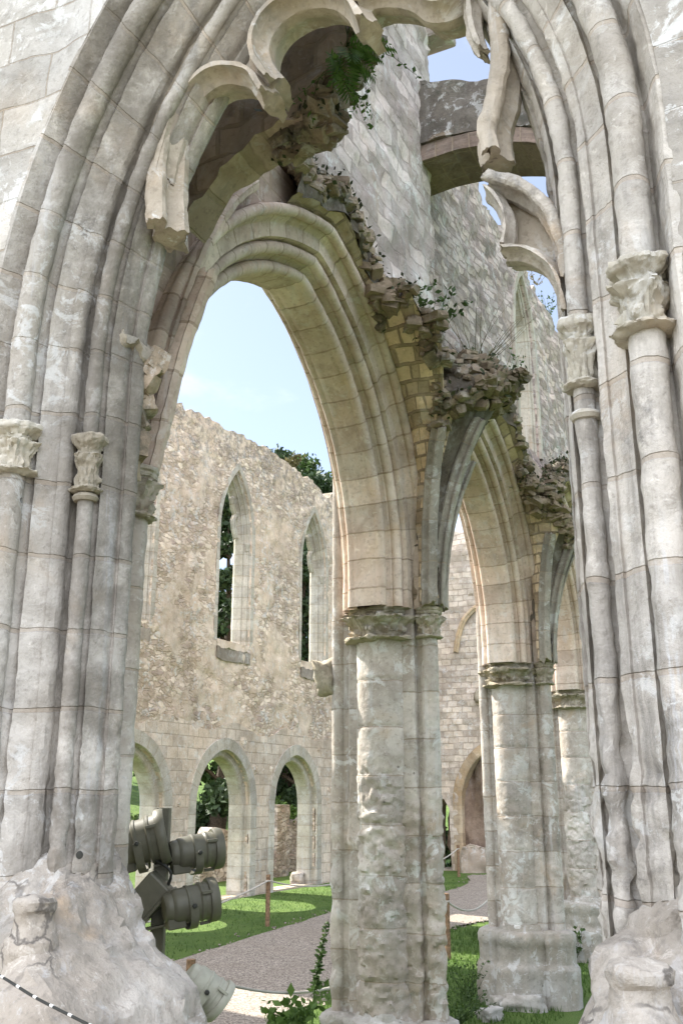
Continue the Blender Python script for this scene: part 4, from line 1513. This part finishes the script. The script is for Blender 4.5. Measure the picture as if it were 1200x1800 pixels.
B = blades(9000, (-6.8, -3.0), (9.5, 19), .06, 1) + blades(5000, (-13.3, -8.6), (12.5, 30), .04, 2)
V, F = [], []
for x, y, h in B:
    a = random.uniform(0, 6.28)
    lx, ly = random.uniform(-.03, .03), random.uniform(-.03, .03)
    wv = .009
    i = len(V)
    V += [(x - wv * math.cos(a), y - wv * math.sin(a), -.01), (x + wv * math.cos(a), y + wv * math.sin(a), -.01), (x + lx, y + ly, h)]
    F.append((i, i + 1, i + 2))
tag(link('grass_tufts', mesh('grass_tufts', V, F), M['leaf_fresh'], None, False), 'short mown grass beside the gravel path', 'grass', kind='stuff')

r = np.random.default_rng(77)
pts = []
for k in range(600):
    i = r.integers(0, len(gr2) - 15)
    e = gr2[i] if r.random() < .6 else gl2[i]
    pts.append((e[0] + r.normal() * .13, e[1] + r.normal() * .13, .012))
gs = rubble_heap('loose_gravel', pts, .028, M['gravel'], None, 3)
tag(gs, 'loose gravel stones spilling over the path edges into the grass', 'gravel', kind='stuff')
# ------------------------------------------------------------------ plants
def leaf_cloud(pts, size, seed, aspect=.55, droop=.3):
    r = np.random.default_rng(seed)
    V, F = [], []
    for p in pts:
        s = size * r.uniform(.55, 1.35)
        d = r.normal(size=3)
        d /= np.linalg.norm(d)
        d[2] -= droop
        e = np.cross(d, r.normal(size=3))
        e /= (np.linalg.norm(e) + 1e-9)
        d /= np.linalg.norm(d)
        i = len(V)
        V += [p - d * s * .5, p + e * s * aspect * .5, p + d * s * .5, p - e * s * aspect * .5]
        F.append((i, i + 1, i + 2, i + 3))
    return V, F


def clump_points(centres, n, seed, hollow=.55):
    r = np.random.default_rng(seed)
    wts = np.array([c[3] ** 2 for c in centres])
    wts = wts / wts.sum()
    out = []
    for k in r.choice(len(centres), size=n, p=wts):
        x, y, z, rad = centres[k]
        d = r.normal(size=3)
        d /= np.linalg.norm(d)
        q = rad * (hollow + (1 - hollow) * r.random() ** .6) * r.uniform(.75, 1.12)
        out.append(np.array((x, y, z)) + d * q * np.array((1, 1, .72)))
    return out


def tree(name, x, y, z0, h, spread, nl, size, mat, label, seed, cat='tree', group=None, low=.25, conifer=False):
    t = empty(name, (x, y, z0), label, cat, group)
    r = np.random.default_rng(seed)
    P = [(x + .25 * math.sin(k * .7 + seed), y + .25 * math.cos(k * .9 + seed), z0 - .3 + (h * .9 + .3) * k / 12) for k in range(13)]
    tr = tube('trunk', P, lambda q: max(.03, .026 * h * (1 - q) + .02), M['bark'], t, 9, .02)
    cs = []
    nb = 22 if conifer else 18
    for k in range(nb):
        f = low + (1 - low) * (k + r.random() * .7) / nb
        a = k * 2.4 + r.random()
        prof_ = (1 - f) ** .75 * 1.15 + .05 if conifer else math.sin(math.pi * min(1, .18 + .74 * (f - low) / (1 - low))) ** .6
        rad = spread * prof_ * r.uniform(.55, 1.05)
        zc = z0 + h * f
        for q in ((.45, .95) if rad > .8 else (.6,)):
            cx, cy = x + math.cos(a) * rad * q, y + math.sin(a) * rad * q
            cs.append((cx, cy, zc - (rad * q * .18 if conifer else 0), max(.25, spread * r.uniform(.16, .30) * (1.1 - .4 * q))))
        if rad > .6:
            limb = [(x, y, zc - .35 * rad), (x + math.cos(a) * rad * .5, y + math.sin(a) * rad * .5, zc - .05 * rad), (x + math.cos(a) * rad * .95, y + math.sin(a) * rad * .95, zc - (.15 * rad if conifer else -.05))]
            lb = tube('limb', smooth_line(limb, 8), lambda q: .012 * h * .5 * (1 - q) + .012, M['bark'], None, 5)
            lb.parent = tr
            lb.matrix_parent_inverse = Matrix.Identity(4)
    V, F = leaf_cloud(clump_points(cs, nl, seed, .35), size, seed + 1, .5, .45 if conifer else .2)
    link('crown', mesh('crown', V, F), mat, t, False)
    return t


tree('cedar_tree', -22.6, 41.3, 1.2, 18.2, 5.6, 26000, .32, M['leaf_dark'], 'dark spreading evergreen whose top shows above the far wall', 3, conifer=False, low=.10)
tree('broadleaf_tree', -23.5, 45.5, 1.2, 19.2, 5.6, 16000, .34, M['leaf_mid'], 'lighter leafy tree rising behind the dark evergreen over the far wall', 33, low=.3)
tree('yew_tree', -20.2, 31.8, .6, 14.2, 3.2, 14000, .30, M['leaf_dark'], 'tall dark evergreen filling the middle lancet window', 4, conifer=True, low=.03)
tree('yew_tree', -20.4, 38.6, .6, 14.0, 3.0, 12000, .30, M['leaf_dark'], 'tall dark evergreen filling the right lancet window', 5, conifer=True, low=.03)
tree('broadleaf_tree', -27, 38, 2.2, 8.5, 4.0, 6000, .42, M['leaf_mid'], 'broad shady tree seen through the middle low opening', 6, low=.12)
tree('broadleaf_tree', -30, 30, 2.6, 8.5, 4.4, 6000, .42, M['leaf_mid'], 'shady tree on the lawn seen through the left low opening', 7, low=.1)
tree('broadleaf_tree', -23, 41, 1.5, 8.0, 3.8, 6000, .42, M['leaf_dark'], 'dark tree seen through the right low opening', 8, low=.05)
tree('broadleaf_tree', -36, 42, 4, 10.0, 5.0, 5000, .5, M['leaf_dark'], 'dark tree at the far end of the rising lawn', 18, low=.05)


def bush(name, c, rad, nl, size, mat, label, seed, cat='shrub', group=None):
    t = empty(name, (c[0], c[1], c[2] - rad * .8), label, cat, group)
    r = np.random.default_rng(seed)
    cs = [(c[0] + r.normal() * rad * .45, c[1] + r.normal() * rad * .45, c[2] + r.normal() * rad * .35, rad * r.uniform(.3, .6)) for _ in range(9)]
    V, F = leaf_cloud(clump_points(cs, nl, seed, .2), size, seed)
    link('foliage', mesh('foliage', V, F), mat, t, False)
    for k in range(5):
        a = k * 1.26
        tube('stem', smooth_line([(c[0], c[1], c[2] - rad * .85), (c[0] + .2 * rad * math.cos(a), c[1] + .2 * rad * math.sin(a), c[2] - rad * .2), (c[0] + .6 * rad * math.cos(a), c[1] + .6 * rad * math.sin(a), c[2] + .3 * rad)], 6), rad * .025, M['bark'], t, 5)
    return t


bush('shrub', (-18.6, 26.0, 1.0), 1.0, 2500, .16, M['leaf_mid'], 'leafy shrub low down behind the middle opening', 21)
bush('shrub', (-17.2, 31.0, 1.55), .9, 2000, .15, M['leaf_fresh'], 'bright shrub growing over the ruined stub seen in the right opening', 22)
bush('shrub', (-21.5, 24.2, 1.6), 1.1, 2000, .16, M['leaf_mid'], 'shrub on the lawn edge behind the left opening', 23)
bush('shrub', (-12.7, 35.6, 1.3), 1.3, 2200, .2, M['leaf_dark'], 'dark shrub added behind the narrow doorway of the end wall to make it look dark', 26)  # added leaves that stand in for the darkness inside the doorway
bush('ivy_patch', (-9.75, 33.75, 2.9), .75, 1500, .13, M['leaf_dark'], 'dark ivy hanging inside the broken archway of the end wall', 24, 'ivy')
bush('ivy_patch', (-10.5, 33.5, 1.5), .4, 500, .11, M['leaf_mid'], 'small ivy tuft low on the red rubble by the archway', 25, 'ivy')

# ruined fragments out in the garden
rf_ = empty('garden_wall', (-17.0, 29.0, 0), 'low mossy ruined stub wall behind the low openings', 'garden wall')
slab('wall_face', [(24.8, -.3), (34.5, -.3)] + ragged(34.5, 24.8, lambda s: 1.25 + .06 * (s - 25), .25, .3, 3.), [], lambda s, z, d: (-16.4 - d, s, z), .6, .14, M['rubble'], rf_, amp=.07, freq=3, seed=2.)
gp = empty('gate_pier', (-15.9, 28.3, 0), 'square red-lichened stone pier standing in the right low opening', 'stone pier')
slab('shaft', [(27.95, -.2), (28.75, -.2), (28.75, 2.15), (27.95, 2.15)], [], lambda s, z, d: (-15.7 - d, s, z), .6, .09, M['rubble'], gp, amp=.03, freq=4, seed=6.)
for k, (x, y, s, lb) in enumerate(((-14.9, 20.9, .55, 'large square block lying in the middle opening'), (-14.5, 21.9, .35, 'pale flat stone lying by the middle opening'), (-13.9, 26.0, .42, 'small squared stone at the foot of the right opening'))):
    tag(rock('fallen_stone', (x, y, s * .3), (s, s * .8, s * .75), M['rubble'] if k != 1 else M['broken'], None, k * 2.2, 3, .2, k), lb, 'stone')
bw = empty('boundary_wall', (-21, 88, 0), 'distant pale stone wall at the end of the lawn', 'garden wall')
slab('wall_face', [(-34, -.5), (12, -.5), (12, 5.2), (-34, 5.2)], [], lambda s, z, d: (s, 88 + d, z), .6, .7, M['wallgrey'], bw, amp=.06, freq=.8, seed=2.)
box('coping', (-11, 87.9, 5.3), (46, 1.0, .3), M['wallgrey'], bw, None, .05)


# plants on the masonry
def fern(name, root, dirs, label, seed, ln=.4, mat='leaf_fresh'):
    t = empty(name, root, label, 'fern')
    r = np.random.default_rng(seed)
    for d in dirs:
        d = np.array(d, float)
        d /= np.linalg.norm(d)
        V, F = [], []
        L_ = ln * r.uniform(.75, 1.2)
        prev = np.array(root, float)
        pts = [prev]
        v = d.copy()
        for k in range(14):
            v = v + np.array((0, 0, -.09))
            v /= np.linalg.norm(v)
            prev = prev + v * L_ / 14
            pts.append(prev)
        side = np.cross(d, (0, 0, 1))
        side /= np.linalg.norm(side)
        for k in range(2, 14):
            f = k / 14
            wl = L_ * .30 * math.sin(math.pi * min(1, f * .85 + .15)) ** .8
            for sg in (-1, 1):
                a = pts[k]
                tip = a + side * sg * wl + (pts[k] - pts[k - 1]) * 1.2 + np.array((0, 0, -.02))
                m = (a + tip) / 2
                up = (pts[k] - pts[k - 1]) * .55
                i = len(V)
                V += [a, m + up, tip, m - up]
                F.append((i, i + 1, i + 2, i + 3))
        link('frond', mesh('frond', V, F), M[mat], t, False)
    return t


fr = at_y(604, 84, 4.07)
fern('fern', tuple(fr), [(.6, .2, .1), (.35, .1, -.3), (.1, -.2, -.5), (.8, .1, .3), (.5, .5, -.1), (.0, .3, -.7), (.25, -.3, -.2)], 'green fern hanging from the broken vault beside the tracery', 3, .33)


def sprig(name, root, n, ln, spread, label, seed, mat, cat='plant', leaf=.05, nl=9, up=1.0, hang=0., group=None, twig=.0025):
    t = empty(name, root, label, cat, group)
    r = np.random.default_rng(seed)
    V, F = [], []
    for k in range(n):
        a = r.uniform(0, 6.28)
        d = np.array((math.cos(a) * spread, math.sin(a) * spread, up * r.uniform(.6, 1.1)))
        p = np.array(root, float) + np.array((r.normal() * spread * .05, r.normal() * spread * .05, 0))
        pts = [p]
        for q in range(7):
            d = d + np.array((r.normal() * .12, r.normal() * .12, -hang * .25))
            p = p + d / np.linalg.norm(d) * ln / 7 * r.uniform(.7, 1.2)
            pts.append(p)
        tube('stem', pts, lambda q: twig * (1.2 - q), M['leaf_dry'] if mat == 'leaf_dry' else M['leaf_mid'], t, 4)
        for q in range(nl):
            f = r.uniform(1.5, 7)
            i0 = int(min(6, f))
            pp = pts[i0] + (pts[i0 + 1] - pts[i0]) * (f - i0)
            dd = r.normal(size=3)
            dd /= np.linalg.norm(dd)
            ee = np.cross(dd, r.normal(size=3))
            ee /= np.linalg.norm(ee)
            s = leaf * r.uniform(.5, 1.3)
            i = len(V)
            V += [pp, pp + dd * s * .5 + ee * s * .28, pp + dd * s, pp + dd * s * .5 - ee * s * .28]
            F.append((i, i + 1, i + 2, i + 3))
    if V: link('foliage', mesh('foliage', V, F), M[mat], t, False)
    return t


sprig('trailing_plant', tuple(at_y(622, 62, 4.08)), 9, .55, .9, 'leafy trailing sprays reaching right from the broken vault beside the fern', 5, 'leaf_fresh', leaf=.042, nl=16, up=.1, hang=.35)
sprig('trailing_plant', tuple(at_y(588, 120, 4.07)), 8, .4, .5, 'leafy sprays drooping under the fern against the pale wall', 6, 'leaf_fresh', leaf=.04, nl=16, up=-.3, hang=.5)
sprig('wall_plant', tuple(at_x(768, 572, -2.95)), 16, .42, .7, 'small green bush rooted on the mossy vault edge above the nearest pillar', 7, 'leaf_mid', leaf=.075, nl=13, up=.9)
sprig('wall_plant', tuple(at_x(722, 515, -2.95)), 8, .3, .7, 'grassy tuft on the broken vault edge left of the small green bush', 8, 'leaf_mid', leaf=.05, nl=8, up=.6)
sprig('dry_twigs', tuple(at_x(835, 655, -2.9)), 22, .95, .8, 'bare twigs standing on the vault stub in front of the rubble wall', 9, 'leaf_dry', leaf=.02, nl=4, up=1., twig=.004)
sprig('dry_twigs', tuple(at_x(880, 690, -2.9)), 12, .6, .6, 'short twigs and grass on the outer lip of the vault stub', 10, 'leaf_mid', leaf=.05, nl=6, up=1., twig=.004)
sprig('grass_tuft', tuple(at_x(540, 250, -2.9)), 18, .3, .7, 'brown grass tuft on the crown of the nearest arch', 11, 'leaf_dry', leaf=.05, nl=4, up=.8)
sprig('grass_tuft', tuple(at_x(284, 682, -13.7)), 20, .6, .5, 'grass tuft on top of the far wall at its left end', 12, 'leaf_mid', leaf=.16, nl=10, up=1., twig=.008)
sprig('grass_tuft', tuple(at_x(515, 826, -13.7)), 16, .55, .6, 'grass tuft on top of the far wall near the evergreen', 13, 'leaf_dry', leaf=.16, nl=8, up=1., twig=.008)
for k, (a, b_) in enumerate(((938, 500), (962, 552), (985, 600), (996, 622))):
    sprig('wall_top_weed', tuple(at_x(a, b_, -3.6)), 9, .45, .8, 'weeds sprouting along the top of the high wall against the sky', 30 + k, 'leaf_mid' if k % 2 else 'leaf_dry', leaf=.06, nl=8, up=.8, group='weeds on the wall top', twig=.004)
wd = at_z(820, 1760, .0)
sprig('weed_clump', (wd.x, wd.y, 0), 22, .6, .6, 'tangled weeds in the shade left of the middle pillar', 14, 'leaf_mid', leaf=.045, nl=10, up=1., twig=.004)
wd = at_z(800, 1800, .0)
sprig('weed_clump', (wd.x, wd.y, 0), 36, .5, .8, 'low weeds at the foot of the nearest pillar', 15, 'leaf_mid', leaf=.045, nl=10, up=.8, twig=.004)
wd = at_z(998, 1690, .0)
sprig('weed_clump', (wd.x, wd.y, 0), 26, .55, .6, 'weeds between the middle and third pillars', 16, 'leaf_mid', leaf=.08, nl=10, up=.9, twig=.004)
wd = at_z(500, 1815, .0)
sprig('broadleaf_weed', (wd.x, wd.y, 0), 18, .4, 1., 'broad green leaves growing at the near edge of the gravel', 17, 'leaf_fresh', leaf=.12, nl=10, up=.9, twig=.004)
# tall seeding weed
wb = at_z(548, 1800, .0)
tw = empty('seeding_weed', tuple(wb), 'single tall green weed with a leafy spike in front of the gravel path', 'plant')
topp = at_y(576, 1615, wb.y + .1)
st = smooth_line([np.array(wb), np.array(wb) * .6 + np.array(topp) * .4 + np.array((-.03, 0, 0)), np.array(topp)], 30)
tube('stem', st, lambda q: .011 * (1.15 - q), M['leaf_fresh'], tw, 6)
V, F = [], []
r = np.random.default_rng(5)
for k in range(260):
    f = .42 + .58 * (k / 260)
    p = st[min(30, int(f * 30))]
    dd = r.normal(size=3) * np.array((1, 1, .5)) + np.array((0, 0, .25))
    dd /= np.linalg.norm(dd)
    ee = np.cross(dd, r.normal(size=3))
    ee /= np.linalg.norm(ee)
    s = (.095 * (1.25 - f) + .018) * r.uniform(.6, 1.2)
    i = len(V)
    p = p + r.normal(size=3) * .006
    V += [p, p + dd * s * .5 + ee * s * .25, p + dd * s, p + dd * s * .5 - ee * s * .25]
    F.append((i, i + 1, i + 2, i + 3))
link('leaf_spike', mesh('leaf_spike', V, F), M['leaf_mid'], tw, False)

# ------------------------------------------------------------------ rope fence
posts = {}
for key, (px_, py_, z, lb) in dict(
        a=(470, 1627, 0, 'wooden rope post on the lawn edge before the far wall'), b=(336, 1688, .92, 'wooden rope post half hidden behind the broken footing'),
        c=(873, 1545, .95, 'wooden rope post touching the left side of the middle pillar'), d=(784, 1568, .95, 'wooden rope post at the right edge of the nearest pillar'),
        e=(806, 1540, 0, 'wooden rope post by the foot of the end wall'), f=(596, 1545, .92, 'wooden rope post hidden behind the nearest pillar')).items():
    p = at_z(px_, py_, z)
    if key == 'f': p = Vector((-10.1, 23.2, .92))
    t = empty('fence_post', (p.x, p.y, 0), lb, 'post', 'posts of the rope fence')
    tube('post', [(p.x, p.y, q) for q in (-.1, .2, .5, .8, .93)], .045, M['wood'], t, 10, .004)
    lathe('rope_ring', [(.046, 0), (.054, .008), (.054, .02), (.046, .028)], (p.x, p.y, .80), M['rope'], t, n=12)
    posts[key] = (p.x, p.y)


def rope(p, q, z0, z1, sag, label):
    pts = []
    for k in range(25):
        f = k / 24
        pts.append((p[0] + (q[0] - p[0]) * f, p[1] + (q[1] - p[1]) * f, z0 + (z1 - z0) * f - sag * 4 * f * (1 - f)))
    return tag(tube('rope', pts, .016, M['rope'], None, 6), label, 'rope')


rope(posts['a'], posts['f'], .82, .82, .28, 'rope sagging right from the lawn post towards the nearest pillar')
rope(posts['a'], (-10.0, 10.5), .82, .82, .35, 'rope sagging left from the lawn post behind the floodlights')
rope(posts['b'], posts['d'], .82, .82, .62, 'long low rope hanging across the gravel in front')
rope(posts['d'], posts['c'], .82, .82, .26, 'rope hanging between the nearest and middle pillars')
rope(posts['e'], posts['f'], .82, .82, .3, 'rope running left from the end wall post')
rope(posts['c'], (-4.8, 27.5), .82, .82, .3, 'rope running on behind the middle pillar')
for k, (px_, py_, s) in enumerate(((902, 1752, .16), (937, 1757, .22), (878, 1768, .2), (920, 1772, .3), (862, 1790, .2))):
    p = at_z(px_, py_, 0)
    lb = ['small pale stone at the corner of the middle plinth', 'rounded stone touching the middle plinth', 'grey stone in the grass left of the middle plinth', 'long kerb stone sunk in grass before the middle plinth', 'nearest loose stone in the shaded grass'][k]
    tag(rock('loose_stone', (p.x, p.y, s * .18), (s * 1.2, s * .8, s * .6), M['plinth'], None, k * 3.1, 3, .3, k * 1.1), lb, 'stone')

# ------------------------------------------------------------------ floodlights
LY = 4.75
lp_ = at_y(285, 1500, LY)
px0, py0 = lp_.x, lp_.y
t = empty('lamp_post', (px0, py0, 0), 'olive square steel post carrying the cluster of floodlights', 'post')
box('post', (px0, py0, 1.17), (.075, .075, 2.34), M['khaki'], t, Matrix.Rotation(YAW, 3, 'Z'), .006)
for z in (2.1, 1.84):
    box('cross_arm', (px0 + .02, py0 + .01, z), (.34, .05, .05), M['khaki'], t, Matrix.Rotation(YAW, 3, 'Z'), .005)
box('foot_plate', (px0, py0, .01), (.25, .25, .03), M['khaki'], t, None, .004)


def floodlight(c, axis, r, ln, label, mat, seed, stretch=1.):
    c = Vector(c)
    ax = Vector(axis).normalized()
    t = empty('floodlight', tuple(c), label, 'floodlight', 'floodlights by the left jamb')
    pr = [(.02, -.5), (.55, -.5), (.62, -.47), (.66, -.42), (.66, -.36), (.74, -.33), (.78, -.28), (.8, -.10), (.86, -.08), (.86, -.04), (.82, -.02), (.83, .14), (.9, .17), (.9, .21), (.86, .23), (.88, .34)]
    lathe('housing', [(a * r, b * ln) for a, b in pr], c, mat, t, n=40, axis=ax)
    rm = lathe('rim', [(.88 * r, .32 * ln), (1.0 * r, .33 * ln), (1.03 * r, .36 * ln), (1.03 * r, .46 * ln), (.99 * r, .5 * ln), (.88 * r, .5 * ln), (.84 * r, .46 * ln), (.82 * r, .40 * ln)], c, mat, t, n=40, axis=ax)
    lathe('glass', [(.001, .43 * ln), (.5 * r, .435 * ln), (.84 * r, .42 * ln), (.8 * r, .40 * ln), (.001, .40 * ln)], c, M['glass'], t, n=32, axis=ax)
    # yoke: flat strap round the back, pivots at the sides
    side = ax.cross(Vector((0, 0, 1))).normalized()
    up = side.cross(ax).normalized()
    lo = -up
    pts = []
    for k in range(17):
        a = math.pi * k / 16
        pts.append(c + side * (1.06 * r * math.cos(a)) + lo * (1.12 * r * math.sin(a) ** .6) + ax * (-.02 * ln))
    yk = bar('yoke', [np.array(p) for p in pts], mat, t, w=.006, d=.045, nrm=ax, amp=0, prof=[(-.5, -.5), (.5, -.5), (.5, .5), (-.5, .5)])
    for sg in (-1, 1):
        lathe('pivot_bolt', [(.0005, 0), (.012, 0), (.014, .006), (.012, .018), (.0005, .02)], c + side * sg * 1.05 * r - ax * .02 * ln, M['dark_metal'], t, n=6, axis=side * sg)
    for k in range(3):
        a = 2.1 * k + .5
        d = (side * math.cos(a) + up * math.sin(a))
        cl = box('rim_clip', c + d * r * 1.0 + ax * ln * .26, (.016, .016, .06), mat, t, ax.to_track_quat('Z', 'Y').to_matrix(), .002)
    jb = box('gear_box', c - ax * ln * .30 + lo * r * .72, (r * .8, r * .55, ln * .34), mat, t, ax.to_track_quat('Z', 'Y').to_matrix(), .008)
    return t


FH = Vector((-math.sin(YAW), math.cos(YAW), 0))
RTv = Vector(_RT)
pA = at_y(246, 1480, LY - .12)
pB = at_y(343, 1496, LY + .12)
pD = at_y(334, 1588, LY - .05)
pC = at_y(258, 1578, LY - .10)
pE = at_y(360, 1738, LY - .25)
floodlight(pA, RTv * .95 + FH * .12 + Vector((0, 0, .24)), .145, .31, 'largest upper left floodlight, its rimmed front turned right beside the post', M['khaki'], 1)
floodlight(pB, RTv * .92 + FH * .42 + Vector((0, 0, .10)), .110, .30, 'upper right floodlight held in a curved bracket', M['khaki'], 2)
floodlight(pD, RTv * .92 + FH * .40 + Vector((0, 0, .14)), .112, .29, 'lower right floodlight, pale ribbed drum above the gravel', M['khaki'], 3)
floodlight(pE, RTv * .75 + FH * .2 + Vector((0, 0, -.62)), .105, .23, 'lowest floodlight, sunlit pale drum half behind the broken footing', M['pale_khaki'], 5)
bx = empty('gear_housing', tuple(pC), 'tilted olive control gear box below the largest floodlight', 'gear box')
rm_ = (Matrix.Rotation(YAW, 3, 'Z') @ Matrix.Rotation(R_(-42), 3, 'Y').transposed())
box('housing', pC, (.15, .16, .25), M['khaki'], bx, rm_, .012)
box('lid', Vector(pC) + rm_ @ Vector((.078, 0, 0)), (.016, .18, .27), M['khaki'], bx, rm_, .005)
box('bracket', Vector(pC) + Vector((.09, .02, -.14)), (.20, .10, .012), M['khaki'], bx, Matrix.Rotation(YAW, 3, 'Z') @ Matrix.Rotation(R_(-12), 3, 'Y'), .003)
tag(tube('lamp_cable', smooth_line([np.array(pA) + (0, .1, -.14), np.array(pC) + (.02, .0, .2), np.array(pC) + (.12, .05, .12), np.array((px0, py0 - .05, 1.8))], 24), .009, M['dark_metal'], None, 6), 'black cable looping between the floodlights and their gear box', 'cable')
# flecked cable over the footing, bottom left
cb = [np.array(at_y(x, y, Y)) for x, y, Y in ((-30, 1698, 2.55), (12, 1722, 2.5), (60, 1752, 2.45), (110, 1778, 2.42), (170, 1808, 2.4))]
cbl = smooth_line(cb, 40)
ck = empty('painted_cable', tuple(cbl[20]), 'black cable flecked with white paint crossing the rubble at lower left', 'cable')
tube('sheath', cbl, .0045, M['dark_metal'], ck, 8)
for k in range(9, 40, 3):
    if k % 2:
        tube('paint_fleck', cbl[k - 1:k + 1] + np.array((0, -.0010, .0012)), .0044, M['white'], ck, 8)
